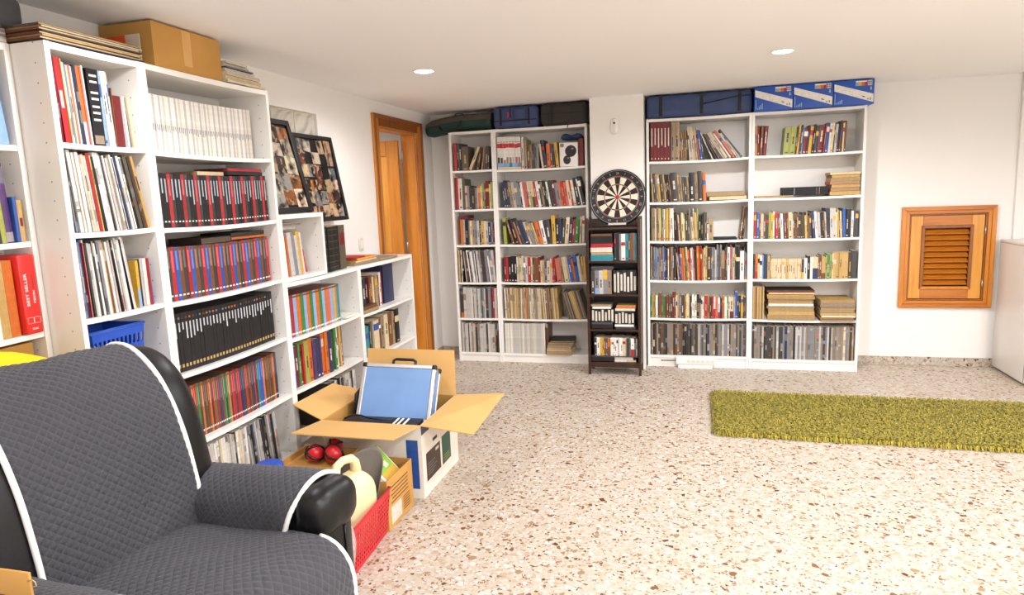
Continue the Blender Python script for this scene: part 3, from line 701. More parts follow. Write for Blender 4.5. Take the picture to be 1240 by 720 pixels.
# --- narrow bookcase behind the armchair (B)
row(cB, 0, .004, .150, 'K22/284 R12/286 D14/284 R36/284@-2 y7/282@-2 W14@-2 S12@-2 C13@-2 p12@-2 W13@-2 k13@-2 N16@-2 O22/270+L30@-2 p9@-2 W10@-2', 268, mm, 'magazine', 'mag', .2, seed=40, recess=.03)
def spine_text(rng, col, w_): return [(.2, .85, v, v+.028, HEX['w']) for v in (.33, .42, .5, .6, .68, .82, .9)]+[(.1, .9, .03, .14, HEX['m'])]
row(cB, 0, .152, .200, 'K60/268@0', 268, mm, 'book', spine_text, .2, seed=41, recess=.03, start=16, rs=0)
row(cB, 0, .202, .252, 'b20/268@-1 W16/268@-2 W16/268@-2 L10/266@-2', 268, mm, 'magazine', 'auto', .2, seed=42, recess=.03, start=17)
row(cB, 0, .262, .356, 'n7/215 D60/190 W12/190@-2 N16/188@-3 C20/188@-3', 190, mm, 'book', 'plain', .18, seed=43, recess=.045, start=21)
row(cB, 1, .004, .355, 'k12@-2 S10@-3 k14@-3 W26/280@-4 p10@-4 W14@-4 y12@-4 W24/276@-4 L16@-5 C18@-5 k10@-5 L16@-5 R20/276@-5 y10@-5 K22@-6 W23/280@-6 W22/280@-6 L16@-6 k12@-7 W12@-7 R8@-7 L20@-7 t14@-7 W14/276@-8 k12@-8 W16@-8 N18@-8 W20@-9 k10@-9 W18@-9 K14@-10 e30@-10 k16@-10 n14@-10 y24/274@-11', 270, mm, 'magazine', 'mag', .2, seed=44, recess=.02)
row(cB, 2, .006, .245, 'k18 S10 B8 k12@-1 R6@-1 W10@-1 k14@-2 L16@-2 W16@-2 k12@-2 W14@-3 K10@-3 S14@-3 W18@-3 y10@-3 n12@-4 W16@-4 R8@-4 L14@-4 K12@-5 W16@-5 L14@-5 W30@-5 K6@-6 W16@-6 L10@-6', 268, mm, 'magazine', 'mag', .2, seed=45, recess=.02)
row(cB, 2, .26, .345, 'Y16/180+b40 K26/183 L14/183 W20/183 R6/183 B12/180@-2', 183, mm, 'paperback', 'plain', .14, seed=46, recess=.03, start=27)
# --- wide bookcase under the carton (C)
row(cC, 0, .012, .70, ' '.join(['W11 L11 W11 w11', 'W11 W11 L11 W11'][i % 2] for i in range(15))+' W11 W11', 232, mm, 'magazine', lambda r, c, w_: [(.3, .7, .42-r.uniform(0, .06), .5, jit(HEX['S'], r, .3))], .19, seed=50, recess=.06, hj=.004, colj=.06, shared='thin white magazine in the uniform white row under the carton')
pat = ''.join(['k21 K21 K21 R21 '] * 9)+'K21'
row(cC, 1, .008, .722, pat, 218, mm, 'encyclopedia_volume', silver, .2, seed=51, recess=.02, hj=.003, pages=HEX['K'], colj=.12)
lying(cC, 1, .445, .70, .02, .2, .2195, .016, 'K', 'black volume lying flat below the red one on the second shelf', seed=6, edge='K', name='encyclopedia_volume', cat='volume')
lying(cC, 1, .445, .695, .02, .2, .2365, .014, 'D', 'dark red volume lying flat on top of the second shelf row', seed=7, edge='R', name='encyclopedia_volume', cat='volume')
lying(cC, 1, .27, .44, .04, .21, .2195, .018, 't', 'pale tan booklet lying flat on the black and red volumes', seed=8, edge='C')
pat = ' '.join((['n23', 'k23', 'R23', 'B23']*8)[:31])
row(cC, 2, .008, .715, pat, 222, mm, 'encyclopedia_volume', series_col, .2, seed=52, recess=.035, hj=.003, pages=HEX['d'], colj=.15)
lying(cC, 2, .45, .70, .04, .21, .2235, .014, 'n', 'brown volume lying flat on the blue, red and brown row', seed=9, edge='O', name='encyclopedia_volume', cat='volume')
lying(cC, 2, .45, .70, .04, .21, .2385, .018, 'K', 'black volume lying topmost on the blue, red and brown row', seed=10, edge='k', name='encyclopedia_volume', cat='volume')
lying(cC, 2, .25, .445, .04, .21, .2235, .026, 'd', 'dark framed case lying flat on the blue, red and brown row', seed=11, edge='e', name='flat_case', cat='case')
row(cC, 3, .008, .705, 'K21*33', 248, mm, 'encyclopedia_volume', silver_gold, .21, seed=53, recess=.035, hj=.002, pages=HEX['K'], colj=.12, shared='black volume with silver title in the all-black row')
pat = ' '.join(rg.choice(['R', 'k', 'O', 'N', 'n', 'D', 'P', 'n', 'R', 'k', 'G'])+'13' for i in range(46)); pat += ' B20 B18 '+' '.join(rg.choice('nROkNnD')+'13' for i in range(10))
row(cC, 4, .008, .70, pat, 238, mm, 'encyclopedia_volume', series_col, .19, seed=54, recess=.04, hj=.006, pages=HEX['d'], colj=.15)
row(cC, 5, .012, .655, cyc(random.Random(41), 'WWwLCWwWk', 28, 10, 19, (262, 274), (-1.5, -.5))+' '+cyc(random.Random(42), 'kSLKSLk', 16, 10, 19, (262, 274), (-5.5, -4.5)), 270, mm, 'magazine', 'mag', .2, seed=55, recess=.03)
# --- low bookcase with the teal and orange volumes (D)
def teal(rng, col, w_): return [(.1, .9, .05, .09, HEX['W']), (0, 1, .93, .97, HEX['n'])]
row(cD, 0, .01, .565, 'y14 T20 R26 b26 O30 G30 b24 O28 G28 b24 O30 G28 b24 O26 p24 b26 y24 t20 T22', 225, mm, 'encyclopedia_volume', teal, .17, seed=60, recess=.03, hj=.003, pages=HEX['D'])
lying(cD, 0, .59, .74, .006, .2, 0, .012, 'W', 'thin white folder lying right of the teal and orange volumes', 'folder', 'folder', seed=12)
row(cD, 1, .01, .59, 'B22/225 B20/225 D24/225 G14 n14 R12 g30 O28/245 P22 N30 P16 O24/250 O22/250 N34/245 n20 G20/252 W12/255 n14/255 y14/250 n26/248', 232, mm, 'book', 'auto', .17, seed=61, recess=.04)
row(cD, 2, .36, .70, cyc(random.Random(51), 'WwLkLWSK', 16, 12, 20, (258, 270), (-3, -1)), 262, mm, 'magazine', 'mag', .2, seed=62, recess=.03)
# --- low bookcase nearest the door (I)
row(cI, 0, .02, .43, 'K20/200 n18 O14 n16 k28/215 K20/218 D12 n30/225 C16 t24 k18 W18/230 R12/232', 215, mm, 'book', 'auto', .16, seed=63, recess=.07)
row(cI, 0, .46, .62, 'N90/270', 270, mm, 'book', 'plain', .17, seed=64, recess=.07, start=14)
lying(cI, 0, .01, .22, .003, .06, 0, .026, 'n', 'brown book lying at bottom in front, second low bookcase shelf', seed=13, edge='t')
lying(cI, 0, .01, .20, .003, .055, .027, .02, 'd', 'dark brown book lying on the front brown book', seed=14, edge='n')
row(cI, 1, .02, .60, 'T45/205 K8 e20/225 C34/225 n14 m22/235 C26/240 D10 n30/240 t16/235 K30/245', 225, mm, 'book', 'auto', .17, seed=65, recess=.04)
# --- cube shelf
row(cX, 0, .006, .235, 'b16/260 R9/215@-2 W12/218@-3 D10/212@-3 O10/212@-3 L26/232@-5 S20/230@-5 L16/215@-6 Y16/235@-6 w10/230@-6', 220, mm, 'magazine', 'plain', .17, seed=67, recess=.04)
lying(cX, 0, .02, .22, .06, .2, .25, .014, 'w', 'off-white papers lying on the magazines inside the cube shelf', 'paper_bundle', 'paper', 3, seed=15, edge='L')
lying(cX, 0, .03, .24, .06, .2, .266, .016, 'L', 'pale grey papers lying topmost inside the cube shelf', 'paper_bundle', 'paper', -3, seed=16, edge='m')
# --- recessed bookcase at the left edge (A)
row(cA, 0, .56, .748, 'R20/230 G24/240 Y18/262@-2 O18/250@-3 b24/262@-4', 250, mm, 'book', 'mag', .1, seed=70)
row(cA, 1, .54, .75, 'R30/240 Y24/250 k24/190@-2 k8/200@-2 g15/262@-2 P17/262@-2 B9/150 y14/140', 250, mm, 'book', 'mag', .1, seed=71)
row(cA, 2, .52, .688, 'W20/240 b18/245 C18/250 W16/250 y22/255 O22/255', 250, mm, 'magazine', 'mag', .1, seed=72)

# ------------------------------------------------------------------ armchair with quilted throw
ch = thing('armchair', 'black leather armchair under a dark grey quilted cover with white piping', 'armchair', (-.042, -4.515, 0), rad(-9))
def spline(pts, n):
    P = [Vector(p) for p in pts]; P = [P[0]*2-P[1]]+P+[P[-1]*2-P[-2]]; out = []
    for i in range(1, len(P)-2):
        for k in range(n):
            t = k/n; a, b, c, d = P[i-1], P[i], P[i+1], P[i+2]
            out.append(.5*((2*b)+(c-a)*t+(2*a-5*b+4*c-d)*t*t+(3*b-a-3*c+d)*t**3))
    out.append(P[-2]); return out
def resample(P, n):
    L = [0]
    for a, b in zip(P, P[1:]): L.append(L[-1]+(b-a).length)
    out = []; j = 0
    for i in range(n+1):
        s = L[-1]*i/n
        while j < len(L)-2 and L[j+1] < s: j += 1
        t = (s-L[j])/max(1e-9, L[j+1]-L[j]); out.append(P[j].lerp(P[j+1], t))
    return out, L[-1]
def quiltf(a, b, p=.026):
    """padding height of a diamond-stitched cover at arc coordinates a, b"""
    q = min(abs(math.sin(PI*(a+b)/p)), abs(math.sin(PI*(a-b)/p)))
    return q**.45
def path_normals(P):
    out = []
    for i in range(len(P)):
        t = (P[min(i+1, len(P)-1)]-P[max(i-1, 0)]).normalized(); out.append(Vector((t.z, 0, -t.x)))
    return out
BACK = [(-.045, 0, .40), (-.075, 0, .48), (-.092, 0, .58), (-.11, 0, .68), (-.132, 0, .79), (-.17, 0, .895), (-.225, 0, .975), (-.31, 0, 1.03), (-.40, 0, 1.025), (-.455, 0, .96), (-.47, 0, .85)]
# leather back pad: closed section lofted across the chair
sec = spline(BACK+[(-.43, 0, .70), (-.38, 0, .52), (-.30, 0, .36), (-.15, 0, .33), (-.045, 0, .40)], 5)[:-1]
cx = sum((p for p in sec), Vector())/len(sec)
ys = [-.38+.76*i/36 for i in range(37)]
verts, faces = [], []; ns = len(sec)
for i, y in enumerate(ys):
    e = max(0, (abs(y)-.27)/.11); s = math.sqrt(max(0, 1-e*e)) if e < 1 else 0
    for k, p in enumerate(sec):
        tn = (sec[(k+1) % ns]-sec[k-1]).normalized(); nrm = Vector((tn.z, 0, -tn.x))
        q = p - nrm*((1-s)*.075) + nrm*.012*math.cos(y*4)
        verts.append((q.x, y, q.z))
for i in range(len(ys)-1):
    for k in range(ns):
        a = i*ns+k; b = i*ns+(k+1) % ns; faces.append((a, a+ns, b+ns, b))
faces += [tuple(range(ns)), tuple((len(ys)-1)*ns+k for k in range(ns-1, -1, -1))]
me = bpy.data.meshes.new('backrest'); me.from_pydata(verts, [], faces)
for p in me.polygons: p.use_smooth = len(p.vertices) == 4
link('backrest', me, 'leather', ch)
# seat, arms, base
def seat_def(x, y, z):
    return (x, y, z + (.045*(x+.1) if z > .3 else 0) + .018*math.cos(min(1, abs(y)/.25)*PI/2)*(1 if z > .42 else 0))
rounded('seat_cushion', (-.14, -.245, .26), (.47, .245, .492), (.09, .05, .07), 'leather', ch, 8, seat_def)
rounded('base', (-.30, -.40, .03), (.40, .40, .255), .03, 'leather', ch, 4)
def arm_def(x, y, z):
    k = max(0, (x-.18)/.25); s = 1 if y > 0 else -1
    return (x, y+s*.006*k*max(0, (z-.45)/.2), z - .075*max(0, .25-x)*max(0, (z-.3)/.3))
for s in (1, -1):
    a = rounded('armrest', (-.32, .25 if s > 0 else -.44, .08), (.385, .44 if s > 0 else -.25, .655), (.07, .085, .085), 'leather', ch, 10, arm_def)
    # rolled front of the arm: stuffed pad and its seam
    pad = rounded('arm_front_pad', (.27, s*.345-.102, .50), (.403, s*.345+.10, .662), (.055, .075, .06), 'leather', ch, 9, lambda x, y, z: (x-.10*max(0, (.58-z))+.006*math.sin(y*90)*max(0, .6-z)*3, y, z))
    tube('seam', [(.386, s*(.36), .12+.40*i/8) for i in range(9)], .004, 'leather', pad, 6)
for sx in (-.24, .33):
    for sy in (-.34, .34): lathe('foot', [(.024, 0), (.028, .03)], 'plastic_black', ch, 12, loc=(sx, sy, .0005))
rng = random.Random(3)
# back cover
path, L = resample(spline(BACK, 8), 170); nr = path_normals(path)
def wr(a, b): return .006*math.sin(a*9+b*14+1)+.005*math.sin(a*23-b*17)+.004*math.sin((a-b)*31)
Y0, Y1 = -.222, .252
def back_cover(u, v):
    i = min(int(v*170+.5), 170); a = v*L; b = (Y0+(Y1-Y0)*u)
    edge = min(1, min(u, 1-u)*40); k = .016+.0055*quiltf(a, b)*edge+.5*wr(a, b)*edge
    p = path[i]+nr[i]*k; return (p.x, b+.006*math.sin(a*7), p.z)
cov = grid('back_cover', 140, 170, back_cover, 'quilt', ch, .006, lambda u, v: (v*L/.026, (Y0+(Y1-Y0)*u)/.026))
for u in (0, 1):
    tube('piping', [back_cover(u, j/85) for j in range(86)], .008, 'piping_white', cov, 8, flat=1)
# seat cover
SEATP = spline([(-.10, 0, .495), (.05, 0, .505), (.2, 0, .518), (.33, 0, .53), (.42, 0, .522), (.468, 0, .48), (.482, 0, .42), (.478, 0, .33), (.47, 0, .2)], 8)
spath, SL = resample(SEATP, 150); snr = path_normals(spath)
def seat_cover(u, v):
    i = min(int(v*150+.5), 150); a = v*SL; b = -.252+.504*u; e = min(1, min(u, 1-u)*30)
    n_ = -snr[i]; crown = .016*math.cos((u-.5)*PI)
    p = spath[i]+n_*(.012+crown+.005*quiltf(a+.01, b, .029)*e+.35*wr(a+2, b)*e); return (p.x, b, p.z)
scov = grid('seat_cover', 120, 150, seat_cover, 'quilt', ch, -.006, lambda u, v: ((v*SL+.01)/.029, (-.252+.504*u)/.029))
for u in (0, 1): tube('piping', [seat_cover(u, .56+.44*j/40) for j in range(41)], .007, 'piping_white', scov, 8)
# arm covers
for s in (1, -1):
    r = .097; cy = .345
    ap = [(cy-r-.004, .49), (cy-r-.006, .56)]+[(cy-math.cos(t)*(r+.006), .565+math.sin(t)*(r+.002)) for t in [PI*k/10 for k in range(1, 10)]]+[(cy+r+.006, .56), (cy+r+.006, .48)]
    AP, AL = resample(spline([(0, y, z) for y, z in ap], 6), 90)
    def arm_cover(u, v, s=s):
        i = min(int(v*90+.5), 90); p = AP[i]; t = (AP[min(i+1, 90)]-AP[max(i-1, 0)]).normalized(); nn = Vector((0, -t.z, t.y))
        front = .285+.035*math.sin(min(1, v*1.25)*PI*.75)-.05*max(0, .3-v)*2
        x = -.26+(front+.26)*u; e = min(1, (1-u)*25)
        fold = .010*max(0, .5-v)*math.sin(x*22+v*9)
        q = p+nn*(.010+.0045*quiltf(x, v*AL)*e+fold*e); return (x, s*q.y, q.z-.075*max(0, .25-x)*max(0, (q.z-.3)/.3))
    acov = grid('arm_cover', 110, 90, arm_cover, 'quilt', ch, .005*s, lambda u, v: ((-.26+.575*u)/.026, v*AL/.026))
    tube('piping', [arm_cover(1, j/60) for j in range(61)], .0075, 'piping_white', acov, 8)
# piece of brown cardboard standing on the near armrest
t = thing('cardboard_sheet', 'piece of brown cardboard at the bottom left edge on the armrest', 'cardboard', (.062, -4.905, .672))
rounded('sheet', (-.34, 0, 0), (0, .006, .058), .0015, 'carton', t, 3)
tube('string_loop', [(-.004, -.001, .04), (.010, -.002, .046), (.018, -.002, .042), (.02, -.002, .034), (.012, -.002, .03)], .0013, 'paper_old', t, 6)

# ------------------------------------------------------------------ green shaggy rug
rug = thing('rug', 'olive green shaggy runner rug on the terrazzo floor', 'rug', (1.51, -1.875, 0), rad(-.4))
RW, RD = 2.25, .87
rounded('rug_backing', (.012, .012, .0006), (RW-.012, RD-.012, .012), (.03, .03, .005), 'rug_base', rug, 4)
rng = random.Random(5); verts = []; faces = []; cols = []
GA, GB_ = lin('#ad9d2e'), lin('#857a20')
NX, NY = 250, 104
tuft = [[rng.uniform(-1, 1) for _ in range(3)] for _ in range(NX*NY)]
for i in range(NX):
    for j in range(NY):
        x = (i+.5+rng.uniform(-.5, .5))/NX*RW; y = (j+.5+rng.uniform(-.5, .5))/NY*RD
        ex = min(x, RW-x); ey = min(y, RD-y)
        if ex < .03 and ey < .03 and math.hypot(.03-ex, .03-ey) > .03: continue
        k = rng.random(); a = rng.uniform(0, 2*PI)+1.5*math.sin(x*9+y*5); ln = rng.uniform(.02, .036); le = rng.uniform(.55, 1.25)
        dx, dy = math.cos(a), math.sin(a); wd = rng.uniform(.0022, .0042); px, py = -dy*wd, dx*wd
        h0 = .008; edge = min(ex, ey) < .02; a = a if not edge else math.atan2((-1 if y < .02 else 1 if RD-y < .02 else 0), (-1 if x < .02 else 1 if RW-x < .02 else 0))+rng.uniform(-.7, .7); dx, dy = math.cos(a), math.sin(a); px, py = -dy*wd, dx*wd; h1 = h0+ln*.75*math.cos(le*.6); h2 = h0+ln*max(.25, math.cos(le))*1.0
        p0 = (x, y, h0); p1 = (x+dx*ln*.4*math.sin(le), y+dy*ln*.4*math.sin(le), h1*.95); p2 = (x+dx*ln*math.sin(le), y+dy*ln*math.sin(le), .003 if edge else h2*.95)
        b = len(verts)
        verts += [(p0[0]-px, p0[1]-py, p0[2]), (p0[0]+px, p0[1]+py, p0[2]), (p1[0]+px, p1[1]+py, p1[2]), (p1[0]-px, p1[1]-py, p1[2]), (p2[0]+px*.5, p2[1]+py*.5, p2[2]), (p2[0]-px*.5, p2[1]-py*.5, p2[2])]
        faces += [(b, b+1, b+2, b+3), (b+3, b+2, b+4, b+5)]
        c_ = tuple(GB_[q]+(GA[q]-GB_[q])*k for q in range(3)); m_ = rng.uniform(.8, 1.25); cols += [(c_[0]*m_, c_[1]*m_, c_[2]*m_)]*2
me = bpy.data.meshes.new('pile'); me.from_pydata(verts, [], faces)
at = me.color_attributes.new('Col', 'FLOAT_COLOR', 'CORNER'); buf = []
for c_ in cols: buf += [c_[0], c_[1], c_[2], 1.0]*4
at.data.foreach_set('color', buf)
tag(link('pile', me, 'rug_pile', rug), kind='stuff')

# ------------------------------------------------------------------ wooden louvre hatch in the back wall
hx = thing('louvre_hatch', 'varnished pine louvred hatch set into the back wall', 'hatch', (2.955, 0, .468))
HW, HH = .64, .787
def mitre(name, pts2, y0, y1, mat):   # flat polygon in x/z extruded along y
    n_ = len(pts2); v = [(x, y0, z) for x, z in pts2]+[(x, y1, z) for x, z in pts2]
    f = [tuple(range(n_)), tuple(range(2*n_-1, n_-1, -1))]+[(i, i+n_, (i+1) % n_+n_, (i+1) % n_) for i in range(n_)]
    me = bpy.data.meshes.new(name); me.from_pydata(v, [], f)
    bm = bmesh.new(); bm.from_mesh(me); bmesh.ops.recalc_face_normals(bm, faces=bm.faces[:]); bmesh.ops.bevel(bm, geom=bm.edges[:], offset=.002, segments=1, affect='EDGES'); bm.to_mesh(me); bm.free()
    return link(name, me, mat, hx)
def ring(a, b, y0, y1, nm, mats):
    mitre(nm, [(a, a), (HW-a, a), (HW-b, b), (b, b)], y0, y1, mats[0]); mitre(nm, [(a, HH-a), (b, HH-b), (HW-b, HH-b), (HW-a, HH-a)], y0, y1, mats[0])
    mitre(nm, [(a, a), (b, b), (b, HH-b), (a, HH-a)], y0, y1, mats[1]); mitre(nm, [(HW-a, a), (HW-a, HH-a), (HW-b, HH-b), (HW-b, b)], y0, y1, mats[1])
ring(0, .03, -.032, -.0005, 'frame_moulding', ('pine_h', 'pine')); ring(.0305, .056, -.024, -.0005, 'frame_moulding', ('pine_h', 'pine')); ring(.0565, .068, -.014, .02, 'frame_lip', ('pine_brown', 'pine_brown'))
x0, x1, z0, z1 = .07, HW-.07, .07, HH-.07
sw = .085
mitre('shutter_stile', [(x0, z0), (x0+sw, z0), (x0+sw, z1), (x0, z1)], -.004, .022, 'pine_light'); mitre('shutter_stile', [(x1-sw, z0), (x1, z0), (x1, z1), (x1-sw, z1)], -.004, .022, 'pine_light')
mitre('shutter_rail', [(x0+sw+.0005, z1-.085), (x1-sw-.0005, z1-.085), (x1-sw-.0005, z1), (x0+sw+.0005, z1)], -.004, .022, 'pine_h'); mitre('shutter_rail', [(x0+sw+.0005, z0), (x1-sw-.0005, z0), (x1-sw-.0005, z0+.085), (x0+sw+.0005, z0+.085)], -.004, .022, 'pine_h')
a0, a1, b0, b1 = x0+sw-.01, x1-sw+.01, z0+.075, z1-.075
for pts in ([(a0, b0), (a1, b0), (a1-.022, b0+.022), (a0+.022, b0+.022)], [(a0, b1), (a0+.022, b1-.022), (a1-.022, b1-.022), (a1, b1)], [(a0, b0), (a0+.022, b0+.022), (a0+.022, b1-.022), (a0, b1)], [(a1, b0), (a1, b1), (a1-.022, b1-.022), (a1-.022, b0+.022)]):
    mitre('louvre_frame', pts, -.018, -.0045, 'pine_brown' if abs(pts[0][0]-pts[1][0]) < .1 else 'pine')
nl = 10; zz0 = b0+.03; dz = (b1-b0-.06)/nl
bmv = None
for i in range(nl):
    zc = zz0+dz*(i+.5); bm = bmesh.new(); box_bm(bm, (a0+.0225, -.026, -.005), (a1-.0225, .026, .005), .0035)
    o = bm_obj('slat', bm, 'pine_h', hx, loc=(0, .008, zc), rot=(rad(40), 0, 0))
box('back_board', (.07, .075, .07), (HW-.07, .085, HH-.07), 'pine_brown', hx)
for zc in (.19, HH-.19):
    lathe('hinge', [(.006, -.03), (.006, .03)], 'steel', hx, 10, loc=(x1+.003, -.018, zc))

# ------------------------------------------------------------------ white appliance at the right
fr = thing('chest_freezer', 'white waist-high appliance at the right edge against back wall', 'appliance', (3.622, -.57, 0))
rounded('body', (0, .02, .018), (.62, .535, .975), .01, 'fridge', fr, 4)
rounded('door_panel', (.001, 0, .03), (.619, .0185, .972), .006, 'fridge', fr, 4)
rounded('top_lid', (-.003, -.003, .9755), (.623, .537, .998), .008, 'fridge', fr, 4)
for x in (.05, .57):
    for y in (.06, .48): lathe('foot', [(.02, .0005), (.02, .0178)], 'plastic_black', fr, 12, loc=(x, y, 0))
box('seal', (.001, .0186, .03), (.618, .0198, .97), 'plastic_grey', fr)

# ------------------------------------------------------------------ small wall fittings
t = thing('wall_thermostat', 'small oval white control with a dark button on the pillar', 'thermostat', (.782, -.385, 1.97))
rounded('housing', (-.03, -.02, -.06), (.03, -.0005, .06), (.028, .008, .028), 'plastic_white', t, 6)
rounded('recess', (-.014, -.0225, -.04), (.014, -.0203, .04), (.012, .001, .012), 'fridge', t, 4)
lathe('button', [(.008, 0), (.008, .003)], 'plastic_black', t, 14, loc=(0, -.0228, .026), rot=(PI/2, 0, 0))
t = thing('light_switch', 'cream light switch plate above the low bookcases', 'switch', (XW, -1.497, 1.157))
rounded('plate', (.0005, -.03, -.045), (.009, .03, .045), .004, 'paper', t, 4)
rounded('rocker', (.0095, -.016, -.028), (.0125, .016, .028), .002, 'plastic_white', t, 3)
t = thing('wall_socket', 'small white wall socket low between door and corner', 'socket', (XW, -.235, .21))
rounded('plate', (.0005, -.028, -.03), (.008, .028, .03), .003, 'plastic_white', t, 4)
for dy in (-.009, .009): lathe('socket_hole', [(.003, 0), (.003, .0006)], 'plastic_black', t, 8, loc=(.0083, dy, 0), rot=(0, PI/2, 0))
t = thing('power_strip', 'white power strip lying before the right-hand bookcase plinth', 'power strip', (1.25, -.315, .0))
rounded('housing', (0, 0, .028), (.31, .032, .09), .008, 'plastic_white', t, 4)
for i in range(6):
    o = lathe('socket', [(.019, 0), (.019, .0015), (.0165, .0018), (.016, .0003)], 'fridge', t, 16, loc=(.10+i*.038, -.0002, .059), rot=(PI/2, 0, 0))
    for d in (-.006, .006): lathe('pin_hole', [(.0025, 0), (.0025, .0005)], 'plastic_black', t, 8, loc=(.10+i*.038+d, -.0016, .059), rot=(PI/2, 0, 0))
tube('cable', [(.002, .02, .06), (-.05, .02, .058), (-.12, .024, .056)], .004, 'plastic_black', t, 6)
box('bracket', (.02, .0005, .0), (.29, .03, .0278), 'plastic_white', t)

# ------------------------------------------------------------------ dark wooden media shelf
DSX, DSY, DW, DD = .567, -.602, .425, .205
ds = thing('media_shelf', 'narrow dark brown wooden shelf with discs under the dartboard', 'shelf', (DSX, DSY, 0))
for x in (0, DW-.022):
    for y in (0, DD-.022): box('post', (x, y, 0), (x+.022, y+.022, 1.262), 'mahogany', ds, bev=.002)
for x in (.005, DW-.017): box('side_panel', (x, .0225, .08), (x+.012, DD-.0225, 1.24), 'mahogany', ds)
DZ = [.924, .658, .375, .105]
for z in [1.186]+DZ: box('shelf', (.0225, .003, z-.016), (DW-.0225, DD-.004, z), 'mahogany', ds, bev=.001)
box('front_rail', (.0225, .004, .062), (DW-.0225, .016, .0885), 'mahogany', ds)
box('gallery_rail', (.0225, DD-.016, 1.1865), (DW-.0225, DD-.006, 1.25), 'mahogany', ds)
box('back_panel', (.0225, DD-.0035, .09), (DW-.0225, DD-.0005, 1.17), 'plastic_black', ds)
class Dark(Case):
    def __init__(s):
        s.loc, s.rz, s.W, s.D, s.H, s.phrase, s.sag = (DSX, DSY, 0), 0, DW, DD, 1.262, 'dark shelf', 0
        s.levels = DZ; s.n = 4
cDk = Dark()
def dk(level, s0, s1, spec, h, u=.69*mm, kind='disc_case', seed=0, rec=.03, depth=.13, st='auto', **k):
    return row(cDk, level, s0, s1, spec, h, u, kind, st, depth, rec, seed, **k)
def dly(level, s0, s1, z0, h, c, n, label, edge=None, y=.03, **k): return lying(cDk, level, s0, s1, y, .165, z0, h, c, label, 'disc_case', 'disc case', 0, 'disc cases lying in the dark shelf', edge, seed=n+90, **k)
# top compartment: lying pile left, upright right
zz = 0
for i, (h, c, e) in enumerate([(.045, 'b', 'T'), (.02, 'k', 'y'), (.036, 'W', 'w'), (.032, 'D', 'R'), (.055, 'K', 'K'), (.02, 'k', 'n')]):  # thick black layer stands in for the dark gap in this pile
    dly(0, .012+.004*(i % 2), .19-.004*(i % 3), zz, h, c, i, f'{CN[c]} disc pile layer, {ordinal(i+1)} from bottom, pile in top of dark shelf', e); zz += h+.001
dk(0, .20, .375, 'k14/215 K26/215 S14/210 W32/210 T26/210 k12 n24/215 S14/215 T14/212', 212, .99*mm, seed=100)
row_top = dk(1, .012, .175, 'k32/190 S34/195+b25 L34/195 Y34/200+S60 m34/195', 195, .97*mm, seed=101, rec=.025)
dly(1, .012, .185, .1955, .022, 'S', 7, 'grey disc case lying over upright cases, second dark shelf level', 'k')
def tapes(lv, s0, n, sd, z0=0, hh=.108, st=1):
    """black tape boxes with a white title strip down the spine"""
    rng = random.Random(sd); out = []
    for i in range(n):
        w_ = .026; h = hh; lo_ = rng.uniform(.05, .15); 
        me = book_mesh('video_tape', w_-.001, .12, h, HEX['K'], [(.2, .82, lo_, rng.uniform(.72, .95), jit(HEX['w'], rng, .08))], HEX['K'])
        o = link('video_tape', me, 'printed'); o.location = cDk.world(PT+s0+i*w_, .035, DZ[lv]+z0+.0008)
        tag(o, f'black tape box with white strip, {ordinal(st+i)} from left, {["top", "second", "third", "bottom"][lv]} level of dark shelf', 'tape', 'tapes with white strips in the dark shelf')
tapes(1, .188, 7, 3, 0, .187)
o = box('storage_box', (0, 0, 0), (.172, .14, .034), 'plastic_black', bev=.003); o.location = cDk.world(PT+.008, .02, DZ[2]+.0006); tag(o, 'flat black storage box left on the third dark shelf level', 'box')
o = box('storage_box', (0, 0, 0), (.172, .14, .016), 'plastic_grey', bev=.003); o.location = cDk.world(PT+.008, .02, DZ[2]+.0356); tag(o, 'thin grey box upon flat black box in the dark shelf', 'box')
tapes(2, .008, 7, 5, .0525)
dly(2, .20, .36, 0, .016, 'k', 8, 'charcoal disc case lying lowest right on third dark shelf level')
dly(2, .195, .345, .0172, .018, 'W', 9, 'white disc case lying right on third dark shelf level', 'W')
tapes(2, .195, 6, 7, .0362, st=8)
dly(2, .018, .165, .1615, .018, 'W', 10, 'white disc case lying above left tapes in dark shelf', 'W')
dly(2, .006, .17, .181, .016, 'm', 11, 'taupe disc case lying topmost above left tapes in dark shelf', 't')
dly(2, .20, .355, .1455, .02, 'C', 12, 'cream disc case lying above right tapes in dark shelf', 'w')
dly(2, .21, .36, .1675, .02, 'y', 13, 'yellowed disc case lying topmost above right tapes in dark shelf', 'O')
o = box('storage_box', (0, 0, 0), (.18, .14, .04), 'plastic_black', bev=.003); o.location = cDk.world(PT+.004, .02, DZ[3]+.0006); tag(o, 'flat black storage box on the bottom dark shelf level', 'box')
dly(3, .19, .285, 0, .014, 'L', 14, 'pale grey disc case lying lowest on bottom dark shelf level', 'W')
dly(3, .288, .36, 0, .014, 'm', 15, 'taupe disc case lying beside pale one, bottom dark shelf level', 'C')
dly(3, .19, .335, .015, .026, 'W', 16, 'thick white disc case lying on two others, bottom dark shelf level', 'w')
o = box('thin_board', (0, 0, 0), (.374, .15, .006), 'plastic_grey'); o.location = cDk.world(PT+.003, .018, DZ[3]+.0418); tag(o, 'thin grey board carrying the bottom row in the dark shelf', 'board')
rw = dk(3, .03, .372, 'k20/195 W30/195 Y24/195 y14/195+Y30 n18/190 e20/190 O20/188+n50 k6 W14/195*8 C28/190 w10 k30/195 S12/195 W30/190+R40 k16 L14/180', 192, .76*mm, seed=104, rec=.03)
for o in rw: o.location.z += .048

